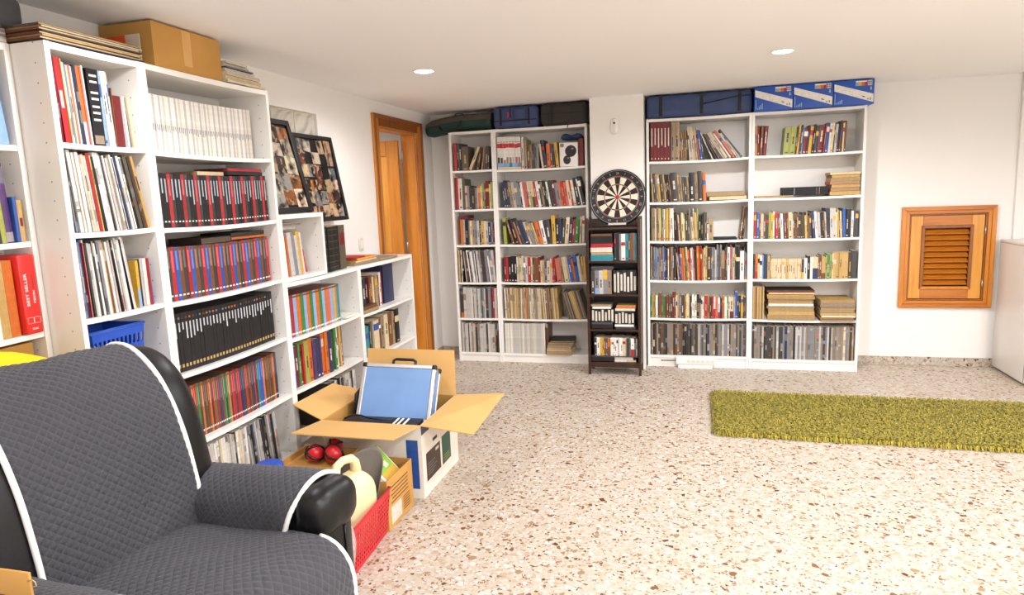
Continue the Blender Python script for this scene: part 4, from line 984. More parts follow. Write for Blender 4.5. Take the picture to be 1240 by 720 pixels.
# ------------------------------------------------------------------ dartboard
db = thing('dartboard', 'round black and cream dartboard leaning against the pillar', 'dartboard', (.804, -.498, 1.188))
tilt = -rad(12); RB = .2255
e = bpy.data.objects.new('board', None); C.objects.link(e); e.parent = db; e.location = (0, .048, RB+.003); e.rotation_euler = (PI/2+tilt, 0, 0)
lathe('board_body', [(RB-.004, -.036), (RB, -.032), (RB, -.004), (RB-.004, 0)], 'plastic_black', e, 64)
def sector(r0, r1, k, z, n=4):
    a0 = 2*PI*(k-.5)/20+PI/2; a1 = 2*PI*(k+.5)/20+PI/2; P = []
    for i in range(n+1): a = a0+(a1-a0)*i/n; P.append((r1*math.cos(a), r1*math.sin(a), z))
    for i in range(n, -1, -1): a = a0+(a1-a0)*i/n; P.append((r0*math.cos(a), r0*math.sin(a), z))
    return P
BLK, CRM, RED, GRN = lin('#151414'), lin('#e0d2bb'), lin('#a5332f'), lin('#3f5f4c')
for k in range(20):
    ev = k % 2 == 0
    quadcolor('segment', [(sector(.0165, .099, k, .0012), BLK if ev else CRM), (sector(.107, .162, k, .0012), BLK if ev else CRM), (sector(.099, .107, k, .0012), RED if ev else GRN), (sector(.162, .170, k, .0012), RED if ev else GRN)], 'printed_matt', e)
lathe('bull', [(.0158, 0), (.0158, .0018), (.0065, .002), (.0065, .0026)], 'plastic_red', e, 24)
for r_ in (.0165, .099, .107, .162, .170): tube('wire_ring', [(r_*math.cos(a), r_*math.sin(a), .002) for a in [2*PI*i/64 for i in range(64)]], .0009, 'steel', e, 4, closed=True)
tube('rim_ring', [((RB-.012)*math.cos(a), (RB-.012)*math.sin(a), .002) for a in [2*PI*i/64 for i in range(64)]], .0016, 'steel', e, 5, closed=True)
NUM = [20, 1, 18, 4, 13, 6, 10, 15, 2, 17, 3, 19, 7, 16, 8, 11, 14, 9, 12, 5]
for k, nnum in enumerate(NUM):
    a = PI/2-2*PI*k/20; M4 = Matrix.Translation((.191*math.cos(a), .191*math.sin(a), .0015)) @ Matrix.Rotation(a-PI/2, 4, 'Z')
    text_part('number', str(nnum), .026, 'steel', e, M4)
o = quadcolor('label', [(((-.07, -.005, 0), (.07, -.005, 0), (.07, .012, .0), (-.07, .012, 0)), HEX['w'])], 'printed_matt', e); o.location = (0, -.217, .0022)

# ------------------------------------------------------------------ picture frames leaning on the wall above the low bookcase
def collage(name, label, bx_, bz, tx, tz, ya, yb, cols_, rows_, seed, mat_w, taper=0):
    """a black frame: bottom edge at (bx_, bz), top edge at (tx, tz), spanning y ya..yb"""
    d = Vector((tx-bx_, 0, tz-bz)); Hh = d.length; ang = math.atan2(-(tx-bx_), tz-bz)
    t = thing(name, label, 'picture frame', (bx_, ya, bz)); t.rotation_euler = (0, -ang, 0)
    Wd = yb-ya; f = mat_w
    for nm, lo, hi in (('frame_rail', (0, 0, 0), (.02, Wd, f)), ('frame_rail', (0, 0, Hh-f), (.02, Wd, Hh)), ('frame_stile', (0, 0, f+.0002), (.02, f, Hh-f-.0002)), ('frame_stile', (0, Wd-f, f+.0002), (.02, Wd, Hh-f-.0002))):
        box(nm, lo, hi, 'plastic_black', t, bev=.002)
    box('backing', (.002, f, f), (.006, Wd-f, Hh-f), 'plastic_black', t)
    rng = random.Random(seed)
    cw, chh = (Wd-2*f)/cols_, (Hh-2*f)/rows_; pc = [lin(x) for x in ('#8a5a3a', '#c9a886', '#5a5f66', '#b79272', '#3a2c26', '#9c9a98', '#a86a34', '#d9c8b0', '#6b4030')]
    for i in range(cols_):
        for j in range(rows_):
            if rng.random() < .08: continue
            y = f+(i+.5)*cw+rng.uniform(-.1, .1)*cw; z = f+(j+.5)*chh+rng.uniform(-.1, .1)*chh; w_, h = cw*rng.uniform(.88, 1.2), chh*rng.uniform(.85, 1.15)
            y = min(max(y, f+w_/2+.002), Wd-f-w_/2-.002); z = min(max(z, f+h/2+.002), Hh-f-h/2-.002)
            a = rng.uniform(-.12, .12) if rng.random() < .6 else 0; x = .0065+.0006*((i+j*3) % 5)
            P = [(x, y+u*math.cos(a)-v*math.sin(a), z+u*math.sin(a)+v*math.cos(a)) for u, v in ((-w_/2, -h/2), (w_/2, -h/2), (w_/2, h/2), (-w_/2, h/2))]
            P = [(p[0], min(max(p[1], f), Wd-f), min(max(p[2], f), Hh-f)) for p in P]
            quadcolor('photo', [(P, jit(rng.choice(pc), rng, .3))], 'photo_print', t)
    box('glass', (.0125, f, f), (.0135, Wd-f, Hh-f), 'frame_glass', t)
    return t
collage('photo_collage', 'black photo collage frame partly hidden behind the tall bookcase', -.775, 1.4115, -.898, 1.935, -2.80, -2.348, 4, 5, 5, .03)
collage('photo_collage', 'larger black photo collage frame leaning rightmost above the dark volumes', -.81, 1.347, -.898, 1.875, -2.325, -1.875, 5, 6, 9, .024)

# dark old volumes standing on the low bookcase
class Top(Case):
    def __init__(s, ref, phrase, z):
        s.loc, s.rz, s.W, s.D, s.H, s.phrase, s.sag = ref.loc, ref.rz, ref.W, ref.D, z, phrase, 0
        s.levels = [z]; s.n = 1
tD = Top(cD, 'top of the low bookcase', 1.0602)
def old_vol(rng, col, w_): return [(.08, .92, v, v+.012, lin('#6b5a34')) for v in (.08, .2, .34, .5, .66, .8, .93)]
row(tD, 0, .425, .625, 'K62*3', 262, mm, 'book', old_vol, .19, .04, 80, hj=.01, phrase='dark set beneath the right photo frame')
row(tD, 0, .628, .70, 'e60/265', 262, mm, 'book', lambda r, c, w_: [(.1, .9, .55, .82, HEX['D'])], .19, .04, 81, phrase='set beneath the right photo frame', start=4)
tI = Top(cI, 'top of the low bookcase by the door', 1.0602)
zz = 0
for i, (h, c, e_, a, b, ro) in enumerate([(.016, 't', 'm', .0, .33, 0), (.012, 'y', 'C', .02, .30, 1), (.014, 'O', 'Y', .04, .31, 2), (.008, 'R', 'R', .02, .14, 3)]):
    lying(tI, 0, a-.02, b, .03, .25, zz, h, c, f'{CN[c]} booklet, {ordinal(i+1)} from bottom of pile on low bookcase near the door', 'magazine', 'magazine', ro, 'booklets on the low bookcase', e_, seed=i+200); zz += h+.0008
lying(tI, 0, .34, .60, .03, .22, 0, .014, 'm', 'taupe booklet lying alone nearest the door on low bookcase', 'magazine', 'magazine', -3, 'booklets on the low bookcase', 't', seed=210)
# small things in the cube shelf
lathe_o = lathe('toy_cone', [(.016, 0), (.015, .006), (.008, .05), (.003, .12), (.001, .13)], 'plastic_red', None, 14, loc=cX.world(.345, .10, .0212)); tag(lathe_o, 'slim red cone standing in the cube shelf', 'ornament')
pf = thing('picture_frame', 'small black frame standing at the back of the cube shelf', 'picture frame', cX.world(.275, .255, .0212), HB)
pf.rotation_euler = (0, 0, HB)
box('frame', (0, 0, .08), (.10, .010, .26), 'plastic_black', pf, bev=.002); box('stand', (.03, .0, 0), (.07, .008, .0798), 'plastic_black', pf); box('print', (.05, -.0012, .09), (.09, -.0003, .25), 'grey_cloth', pf)

# ------------------------------------------------------------------ things on top of the tall bookcases at the left
tB = Top(cB, 'top of the narrow bookcase', 2.0202); tC = Top(cC, 'top of the wide bookcase', 2.0202); tA = Top(cA, 'top', 2.0202)
zz = 0; rng = random.Random(8)
for i, (h, c, e_) in enumerate([(.004, 'K', 'k'), (.007, 'n', 'C'), (.007, 't', 'y'), (.006, 'n', 'C'), (.005, 'd', 'e'), (.007, 'n', 'C'), (.006, 't', 'w'), (.006, 'e', 'y')]):
    lying(tB, 0, -.02-.006*(i % 2), .40-.01*(i % 3), -.0+.004*(i % 2), .262, zz, h, c, f'large {CN[c]} portfolio, {ordinal(i+1)} from bottom of pile left of the carton', 'portfolio', 'portfolio', rng.uniform(-.6, .6), 'large portfolios piled behind the armchair', e_, seed=i+300); zz += h+.0008
# orange folder and white card between pile and carton
o = box('folder', (0, 0, 0), (.004, .16, .118), simple('folder_orange', '#e2561c', .6), loc=(-.80, -3.70, 2.024), rot=(0, rad(-14), rad(70))); tag(o, 'bright orange folder propped in front of the carton', 'folder')
o.location = (-.755, -3.618, 2.0206); o.rotation_euler = (0, 0, rad(90))
box_c = thing('cardboard_carton', 'brown cardboard carton on the wide bookcase touching the ceiling', 'carton', (-.665, -3.575, 2.0205))
for nm, lo, hi in (('carton_front', (-.004, 0, 0), (0, .40, .172)), ('carton_back', (-.25, 0, 0), (-.246, .40, .172)), ('carton_end', (-.2458, 0, 0), (-.0042, .004, .172)), ('carton_end', (-.2458, .396, 0), (-.0042, .40, .172)), ('carton_base', (-.2458, .0042, 0), (-.0042, .3958, .004)), ('lid_flap', (-.25, 0, .1722), (-.126, .40, .176)), ('lid_flap', (-.124, 0, .1722), (0, .40, .176))):
    box(nm, lo, hi, 'carton', box_c)
box('packing_tape', (.0002, .165, .03), (.0008, .215, .172), 'carton_light', box_c)
o = box('card', (0, 0, 0), (.17, .003, .128), 'paper'); o.location = (-.885, -3.586, 2.0205); tag(o, 'white card standing against the end of the carton', 'card')
zz = 0
for i, (h, c, e_) in enumerate([(.012, 'C', 'w'), (.018, 'w', 'C'), (.016, 'C', 'L'), (.014, 'L', 'w'), (.006, 'k', 'S'), (.012, 'w', 'L'), (.010, 'L', 'C')]):
    lying(tC, 0, .482, .765-.022*i, .0+.01*(i % 2), .25, zz, h, c, f'{CN[c]} paper bundle, {ordinal(i+1)} from bottom right of the carton', 'paper_bundle', 'paper', 0, 'papers right of the carton', e_, seed=i+320); zz += h+.0008
t = thing('equipment_case', 'dark grey hard case at the top left corner near the ceiling', 'case', (-.80, -4.10, 2.066))
rounded('case_body', (-.11, -.45, 0), (.055, .06, .10), (.02, .02, .03), 'plastic_grey', t, 5)
for i in range(3):
    lying(tA, 0, .50, .775, .002, .12, i*.0152, .0145, 'LwL'[i], f'pale sheet pack, {ordinal(i+1)} from bottom under the dark grey case', 'paper_bundle', 'paper', 0, 'paper packs under the grey case', 'wSm'[i], seed=340+i)
# red binder and yellow bag in the recessed bookcase
t = thing('binder', 'thick bright red binder standing beside magazines in the left-edge bookcase', 'binder', cA.world(PT+.694, -.006, 1.0608), HB)
rounded('binder_cover', (0, 0, 0), (.058, .118, .268), .003, simple('binder_red', '#dd2a24', .4, .04), t, 4)
RX = Matrix.Rotation(PI/2, 4, 'X')
for txt, x, z, sz, wd, mt in (('BEST SELLER', .018, .150, .014, .11, 'plastic_white'), ('PEKIN', .042, .125, .011, .042, 'plastic_white')):
    text_part('title', txt, sz, mt, t, Matrix.Translation((x, -.0004, z)) @ RX @ Matrix.Rotation(PI/2, 4, 'Z'), wd)
text_part('subtitle', 'Colecci\u00f3n', .009, 'plastic_grey', t, Matrix.Translation((.042, -.0004, .178)) @ RX @ Matrix.Rotation(PI/2, 4, 'Z'), .05)
text_part('number', '1', .018, 'plastic_white', t, Matrix.Translation((.029, -.0004, .045)) @ RX)
for x in (.018, .041): tube('number_box', [(x-.011, -.0006, .036), (x+.011, -.0006, .036), (x+.011, -.0006, .056), (x-.011, -.0006, .056)], .0006, 'plastic_white', t, 4, closed=True)
text_part('publisher', 'tous', .012, 'plastic_white', t, Matrix.Translation((.03, -.0004, .018)) @ RX)
o = box('cardboard_box', (0, 0, 0), (.08, .34, .225), 'carton', bev=.003); o.location = (-.908, -4.45, .8006); tag(o, 'brown box standing behind the yellow cushion in the left-edge bookcase', 'box')
def yb(x, y, z): return (x+.01*math.sin(y*17), y, z+.03*math.cos((y+.25)*5)*max(0, z-.05)*6+.008*math.sin(y*23+x*11))
o = rounded('cushion', (-.06, -.26, 0), (.065, .27, .225), (.05, .14, .09), 'yellow_fabric', None, 10, yb); o.location = (-.737, -4.375, .806); tag(o, 'bright yellow cushion on the shelf behind the armchair', 'cushion')
# blue basket on the fourth shelf of the narrow bookcase
def basket(name, label, loc, rz, w0, d0, w1, d1, h, mat, rowsz, nw, nd, slot=.55):
    """tapered plastic crate with pierced walls: base, four slotted walls, rim"""
    t = thing(name, label, 'basket', loc, rz)
    box('basket_base', (-w0/2, -d0/2, 0), (w0/2, d0/2, .003), mat, t)
    def wall(p0, p1, q0, q1, n_):
        bm = bmesh.new(); p0, p1, q0, q1 = map(Vector, (p0, p1, q0, q1)); zs = [0.0]
        for a, b in rowsz: zs += [a, b]
        zs.append(1.0); us = [0.0]
        for i in range(n_): us += [(i+(1-slot)/2)/n_, (i+(1+slot)/2)/n_]
        us.append(1.0); P = lambda u, v: p0.lerp(p1, u).lerp(q0.lerp(q1, u), v)
        vv = {}
        def V(i, j):
            if (i, j) not in vv: vv[(i, j)] = bm.verts.new(P(us[i], zs[j]))
            return vv[(i, j)]
        for i in range(len(us)-1):
            for j in range(len(zs)-1):
                if i % 2 == 1 and j % 2 == 1: continue
                bm.faces.new((V(i, j), V(i+1, j), V(i+1, j+1), V(i, j+1)))
        o = bm_obj('basket_wall', bm, mat, t); s_ = o.modifiers.new('solid', 'SOLIDIFY'); s_.thickness = .0022; s_.offset = 0
    B = [(-w0/2, -d0/2, .002), (w0/2, -d0/2, .002), (w0/2, d0/2, .002), (-w0/2, d0/2, .002)]; T_ = [(-w1/2, -d1/2, h), (w1/2, -d1/2, h), (w1/2, d1/2, h), (-w1/2, d1/2, h)]
    for i in range(4): wall(B[i], B[(i+1) % 4], T_[i], T_[(i+1) % 4], nw if i % 2 == 0 else nd)
    tube('basket_rim', T_, .006, mat, t, 8, closed=True); return t
basket('basket', 'blue slotted plastic basket on the narrow bookcase', cB.world(.165, .118, .8006), HB, .20, .17, .235, .20, .235, 'plastic_blue', [(.2, .38), (.45, .62), (.7, .85)], 12, 9)

# ------------------------------------------------------------------ bags and boxes along the far bookcases
def bagdef(a): return lambda x, y, z: (x, y+a*math.sin(x*9), z+a*.4*math.sin(x*11+y*7))
t = thing('sleeping_mat_bag', 'dark green and grey roll bag overhanging the narrow far bookcase', 'bag', (-.87, -.20, 2.0965), 0)
def roll(name, a0, a1, mat, r=.078, x0=0, x1=.60):
    n_ = 18; vs = []; fs = []
    for i in range(13):
        x = x0+(x1-x0)*i/12; rr = r*(1-.25*max(0, 1-i*1.2)**2)
        for k in range(n_+1): a = a0+(a1-a0)*k/n_; vs.append((x, -rr*math.cos(a)*1.15, rr*math.sin(a)*.94-.04*max(0, (.30-x)/.30)**1.2))
    for i in range(12):
        for k in range(n_): b = i*(n_+1)+k; fs.append((b, b+n_+1, b+n_+2, b+1))
    fs.append(tuple(range(n_+1))); fs.append(tuple(12*(n_+1)+k for k in range(n_, -1, -1))); fs.append(tuple(i*(n_+1) for i in range(13))+tuple(i*(n_+1)+n_ for i in range(12, -1, -1)))
    me = bpy.data.meshes.new(name); me.from_pydata(vs, [], fs)
    for p in me.polygons: p.use_smooth = len(p.vertices) == 4
    return link(name, me, mat, t)
roll('bag_top', rad(8), rad(180), 'nylon_grey'); roll('bag_bottom', rad(-180), rad(8), 'nylon_green')
tube('strap', [(.14, -.088, -.02), (.15, -.096, -.045), (.18, -.12, -.065), (.24, -.125, -.082), (.30, -.11, -.07), (.33, -.093, -.03), (.335, -.084, .02)], .010, 'strap_black', t, 6, flat=.4)
tube('carry_handle', [(.26, -.02, .066), (.27, -.02, .078), (.30, -.02, .083), (.33, -.02, .078), (.34, -.02, .067)], .010, 'strap_black', t, 6, flat=.4)
def bag(name, label, x0, x1, y0, y1, z0, z1, mat, r=.04, strap=(), n=8):
    t = thing(name, label, 'bag', (x0, y0, z0))
    rounded('bag_body', (0, 0, 0), (x1-x0, y1-y0, z1-z0), r, mat, t, n, bagdef(.004)); return t
FT = 2.0208
t = bag('backpack', 'blue travel backpack with black straps on the far bookcase', -.245, .145, -.315, -.02, FT, 2.198, 'nylon_blue', (.045, .05, .035))
box('zip_band', (.012, -.0045, .054), (.378, -.0005, .062), 'strap_black', t); box('logo', (.135, -.0052, .085), (.145, -.001, .125), 'plastic_red', t)
for x, w_ in ((.065, .018), (.155, .008), (.31, .014)): box('strap', (x, -.0062, .02 if x != .155 else .08), (x+w_, -.0009, .16), 'strap_black', t, bev=.001)
rounded('front_pocket', (.19, -.012, .07), (.29, -.0005, .15), .012, 'nylon_blue', t, 4)
t = bag('backpack', 'dark brown backpack squeezed between blue backpack and pillar', .160, .560, -.315, -.02, FT, 2.20, 'nylon_brown', (.05, .05, .04))
box('zip_band', (.02, -.0045, .085), (.39, -.0005, .093), 'strap_black', t)
for x in (.095, .36): box('strap', (x, -.0065, .015), (x+.018, -.0006, .165), 'strap_black', t, bev=.001)
tube('buckle_strap', [(.25, -.006, .04), (.245, -.018, .01), (.235, -.022, -.03)], .008, 'strap_black', t, 6, flat=.4)
t = bag('duffel_bag', 'long navy blue duffel bag with black straps beside the blue boxes', 1.025, 1.822, -.31, -.02, FT, 2.196, 'nylon_blue', (.035, .05, .04))
for x in (.10, .41, .69): box('strap', (x, -.006, .012), (x+.024, -.0006, .165), 'strap_black', t, bev=.001)
tube('carry_strap', [(.43, -.008, .085), (.5, -.011, .096), (.6, -.012, .112), (.69, -.010, .125), (.78, -.008, .128)], .009, 'strap_black', t, 6, flat=.35)
for i, nm in enumerate(('leftmost', 'middle', 'rightmost')):
    x0 = 1.832+i*.274
    t = thing('light_box', f'{nm} of three blue cartons with a white diagonal band', 'carton', (x0, -.335, FT), 0, 'blue cartons on the bookcase')
    cb = rounded('carton_body', (0, 0, 0), (.271, .29, .176), .002, simple('carton_blue', '#1f52b0', .45, .05) if i == 0 else M['carton_blue'], t, 3)
    w_, hh = .271, .176; y = -.0006
    Wt, Q = HEX['W'], []
    quadcolor('white_band', [(((.004, y, .155), (.004, y, .105), (w_-.004, y, .012), (w_-.004, y, .07)), Wt)], 'printed', cb)
    quadcolor('energy_label', [(((.145+a, y-.0003, .132), (.145+b, y-.0003, .132), (.145+b, y-.0003, .168), (.145+a, y-.0003, .168)), c_) for a, b, c_ in ((0, .02, HEX['b']), (.02, .04, HEX['Y']), (.04, .06, HEX['O']), (.06, .078, HEX['R']), (.082, .11, HEX['w']))], 'printed', cb)
    q2 = [(((.146+a, y-.0006, .158), (.146+b, y-.0006, .158), (.146+b, y-.0006, .167), (.146+a, y-.0006, .167)), Wt) for a, b in ((.0, .076),)]+[(((.23+a, y-.0006, z), (.238+a, y-.0006, z), (.238+a, y-.0006, z+.01), (.23+a, y-.0006, z+.01)), HEX['k']) for a in (0, .013) for z in (.138, .152)]
    quadcolor('label_print', q2, 'printed', cb)
    q3 = [(((.02+k*.011, y-.0003, .012), (.026+k*.011, y-.0003, .012), (.026+k*.011, y-.0003, .022+.011*k*(1 if i == 0 else .6)), (.02+k*.011, y-.0003, .022+.011*k*(1 if i == 0 else .6))), HEX['b']) for k in range(4)]
    q3 += [(((.008, y-.0003, .01), (.013, y-.0003, .01), (.013, y-.0003, .085), (.008, y-.0003, .085)), HEX['b']), (((.19+.0, y-.0004, .056), (.21, y-.0004, .049), (.21, y-.0004, .056), (.19, y-.0004, .063)), HEX['k']), (((.225, y-.0004, .035), (.235, y-.0004, .0315), (.235, y-.0004, .041), (.225, y-.0004, .0445)), HEX['S']), (((.242, y-.0004, .03), (.25, y-.0004, .027), (.25, y-.0004, .045), (.242, y-.0004, .048)), HEX['S']), (((.245, y-.0004, .10), (.252, y-.0004, .10), (.252, y-.0004, .122), (.245, y-.0004, .122)), HEX['w'])]
    quadcolor('small_print', q3, 'printed', cb)
# white box printed with two dark balls, cap on top
t = thing('game_box', 'white box printed with two black balls on the top far shelf', 'box', cF.world(PT+.545, .02, cF.z(0, .55, .15)+.0008))
gb = rounded('box_body', (0, 0, 0), (.155, .16, .195), .002, 'plastic_white', t, 3)
for cx_, cz, r_, sq in ((.095, .125, .048, 1), (.062, .055, .036, 1.15)):
    P = [(cx_+r_*math.cos(a)/sq, -.0008, cz+r_*math.sin(a)) for a in [2*PI*k/28 for k in range(28)]]; quadcolor('ball_print', [(P, HEX['K'])], 'printed', gb)
    P = [(cx_+.3*r_+r_*.22*math.cos(a), -.0012, cz+.4*r_+r_*.16*math.sin(a)) for a in [2*PI*k/12 for k in range(12)]]; quadcolor('ball_highlight', [(P, HEX['S'])], 'printed', gb)
quadcolor('corner_print', [(((.004, -.0008, .165), (.035, -.0008, .160), (.04, -.0008, .188), (.01, -.0008, .19)), HEX['m']), (((.018, -.0011, .158), (.028, -.0011, .158), (.028, -.0011, .17), (.018, -.0011, .17)), HEX['p'])], 'printed', gb)
def capd(x, y, z): return (x, y, z*(1-.6*min(1, abs(x-.09)/.11)**2)+.012*math.sin(x*50)*(z > .02))
o = rounded('cap', (0, 0, 0), (.19, .15, .05), (.05, .05, .02), 'navy_cloth', None, 7, capd); o.location = cF.world(PT+.548, .03, cF.z(0, .55, .15)+.197+.0235); tag(o, 'crumpled navy blue cap lying on the white ball box', 'cap')

# ------------------------------------------------------------------ clutter on the floor by the armchair
def polyprism(name, pts, th, mat, parent):
    """thin board given by four corner points (a flap), thickened"""
    me = bpy.data.meshes.new(name); me.from_pydata([Vector(p) for p in pts], [], [tuple(range(len(pts)))]); o = link(name, me, mat, parent)
    s_ = o.modifiers.new('solid', 'SOLIDIFY'); s_.thickness = th; s_.offset = 0; return o
bx = thing('moving_box', 'large open white printed carton with brown flaps holding a case', 'box', (0, 0, 0))
X0, X1, Ya, Yb, ZT = -.425, .112, -2.985, -2.475, .375
th = .006
for nm, lo, hi in (('box_front', (X0, Ya, .0005), (X1, Ya+th, ZT)), ('box_back', (X0, Yb-th, .0005), (X1, Yb, ZT)), ('box_left', (X0, Ya+th+.0003, .0005), (X0+th, Yb-th-.0003, ZT)), ('box_right', (X1-th, Ya+th+.0003, .0005), (X1, Yb-th-.0003, ZT)), ('box_base', (X0+th, Ya+th, .001), (X1-th, Yb-th, .006))):
    o = box(nm, lo, hi, 'carton_white' if nm in ('box_front', 'box_right') else 'carton', bx)
    if nm == 'box_right': bxr = o
    if nm == 'box_front': bxf = o
polyprism('flap', [(X0, Ya, ZT+.001), (X1, Ya, ZT+.001), (X1-.03, Ya-.25, ZT+.02), (X0-.015, Ya-.25, ZT+.02)], .005, 'carton_light', bx)
polyprism('flap', [(X1, Ya, ZT+.001), (X1, Yb, ZT+.001), (X1+.29, Yb-.03, ZT+.03), (X1+.275, Ya-.02, ZT-.02)], .005, 'carton_light', bx)
polyprism('flap', [(X0, Ya, ZT+.001), (X0, Yb, ZT+.001), (X0-.205, Yb-.04, ZT+.05), (X0-.205, Ya+.07, ZT+.05)], .005, 'carton_light', bx)
polyprism('flap', [(X0, Yb, ZT+.001), (X1, Yb, ZT+.001), (X1-.03, Yb+.09, ZT+.235), (X0-.03, Yb+.09, ZT+.235)], .005, 'carton_light', bx)
def on_right(name, y0, y1, z0, z1, c_, mat='printed', dx=.0008):
    return quadcolor(name, [(((X1+dx, y0, z0), (X1+dx, y1, z0), (X1+dx, y1, z1), (X1+dx, y0, z1)), c_)], mat, bxr)
on_right('black_panel', Ya+.045, Ya+.235, .07, .215, HEX['d']); on_right('green_panel', Ya+.26, Ya+.385, .07, .225, lin('#1d5340')); on_right('white_panel', Ya+.26, Ya+.36, .16, .30, lin('#e9dfcf'), dx=.0005)
on_right('navy_corner', Ya+.0, Ya+.10, .325, .372, HEX['N']); on_right('hand_hole', Ya+.14, Ya+.2, .245, .262, HEX['K'])
for k in range(5): on_right('print_line', Ya+.06, Ya+.14+.02*(k % 3), .095+.014*k, .099+.014*k, HEX['S'], dx=.0012)
on_right('print_mark', Ya+.17, Ya+.215, .185, .2, HEX['w'], dx=.0012)
for k in range(3): on_right('print_line', Ya+.28, Ya+.365, .085+.013*k, .089+.013*k, HEX['g'], dx=.0012)
quadcolor('blue_print', [(((.03, Ya-.0008, .05), (X1-.02, Ya-.0008, .05), (X1-.02, Ya-.0008, .30), (.03, Ya-.0008, .30)), HEX['B'])], 'printed', bxf)
# aluminium case with blue sides leaning inside the box
cs = thing('tool_case', 'aluminium-edged case with blue panels leaning in the open box', 'case', (-.345, -2.79, .318))
cs.rotation_euler = (rad(-28), rad(2), rad(5))
cw, cd_, chh = .41, .10, .31
rounded('shell', (.006, .003, .006), (cw-.006, cd_-.003, chh-.006), .006, 'aluminium', cs, 3)
box('panel', (.022, -.0005, .022), (cw-.022, .0028, chh-.022), 'case_blue', cs); box('panel', (.022, cd_-.0028, .022), (cw-.022, cd_+.0005, chh-.022), 'case_blue', cs)
for z in (0, chh-.02):
    for y in (-.004, cd_-.012): box('edge_rail', (.02, y, z), (cw-.02, y+.016, z+.02), 'aluminium', cs, bev=.003)
for x in (0, cw-.02):
    for y in (-.004, cd_-.012): box('edge_rail', (x, y, .0205), (x+.02, y+.016, chh-.0205), 'aluminium', cs, bev=.003)
for x in (-.004, cw-.024):
    for z in (-.004, chh-.024):
        for y in (-.007, cd_-.018): rounded('corner_cap', (x, y, z), (x+.028, y+.025, z+.028), .008, 'plastic_black', cs, 3)
box('side_band', (cw-.005, .03, .03), (cw-.001, .07, chh-.03), 'case_blue', cs)
tube('handle', [(.15, .05, chh-.004), (.15, .05, chh+.03), (.165, .05, chh+.038), (.26, .05, chh+.038), (.275, .05, chh+.03), (.275, .05, chh-.004)], .0085, 'plastic_black', cs, 8)
# black electronics under and beside the case
o = rounded('flat_device', (0, 0, 0), (.42, .11, .03), .004, 'plastic_black', None, 3, loc=(-.35, -2.955, .325), rot=(rad(4), 0, rad(1))); tag(o, 'flat black device with white stripes in front inside the open box', 'device')
for x in (.285, .31, .34): box('stripe', (x, .012, .0302), (x+.012, .10, .0308), 'plastic_white', o)
o = rounded('screen', (0, 0, 0), (.015, .2, .19), .004, 'plastic_black', None, 3, loc=(-.385, -2.76, .262), rot=(0, rad(8), rad(14))); tag(o, 'small black screen standing left inside the open box', 'screen')
o = rounded('equipment_bundle', (-.41, -2.96, .008), (.095, -2.50, .235), .03, 'plastic_black', None, 4, bagdef(.01)); tag(o, 'dark equipment filling the bottom of the open box', 'equipment')
o = tube('cable', [(-.33, -2.93, .372), (-.29, -2.90, .385), (-.25, -2.90, .383), (-.20, -2.92, .378), (-.12, -2.925, .374), (-.06, -2.90, .372)], .004, 'plastic_black'); tag(o, 'thin black cable lying on the flat device in the box', 'cable')
# small brown carton with a green packet sticking out
sb = thing('cardboard_box', 'small brown printed carton between the red crate and open box', 'box', (0, 0, 0))
sx0, sx1, sy0, sy1, sz = -.17, .083, -3.325, -3.05, .235
for nm, lo, hi in (('box_front', (sx0, sy0, .0005), (sx1, sy0+.004, sz)), ('box_back', (sx0, sy1-.004, .0005), (sx1, sy1, sz)), ('box_left', (sx0, sy0+.0043, .0005), (sx0+.004, sy1-.0043, sz)), ('box_right', (sx1-.004, sy0+.0043, .0005), (sx1, sy1-.0043, sz)), ('box_base', (sx0+.004, sy0+.004, .001), (sx1-.004, sy1-.004, .005))):
    o = box(nm, lo, hi, 'carton', sb)
    if nm == 'box_right': sbr = o
def on_sb(name, y0, y1, z0, z1, c_): quadcolor(name, [(((sx1+.0008, y0, z0), (sx1+.0008, y1, z0), (sx1+.0008, y1, z1), (sx1+.0008, y0, z1)), c_)], 'printed_matt', sbr)
on_sb('white_label', sy0+.03, sy0+.14, .02, .10, HEX['w'])
for k in range(5): on_sb('print_line', sy0+.035+.012*(k % 2), sy0+.22, .115+.018*k, .121+.018*k, HEX['n'])
for k in range(6): on_sb('print_line', sy0+.16, sy0+.235, .03+.012*k, .035+.012*k, HEX['n'])
pk = thing('product_packet', 'green and yellow packet sticking out of the small brown carton', 'packet', (.005, -3.285, .14))
pk.rotation_euler = (0, rad(-42), rad(6))
pkb = rounded('packet_body', (0, 0, 0), (.09, .17, .17), .006, 'carton_white', pk, 3)
quadcolor('green_print', [(((.0908, .012, .05), (.0908, .158, .05), (.0908, .158, .165), (.0908, .012, .165)), lin('#86b93a')), (((.0912, .012, .01), (.0912, .158, .01), (.0912, .158, .05), (.0912, .012, .05)), HEX['Y']), (((.0912, .08, .06), (.0912, .12, .06), (.0912, .12, .09), (.0912, .08, .09)), HEX['w'])], 'printed', pkb)
quadcolor('front_print', [(((.006, -.0006, .006), (.03, -.0006, .006), (.03, -.0006, .16), (.006, -.0006, .16)), lin('#c7bb3a'))], 'printed', pkb)
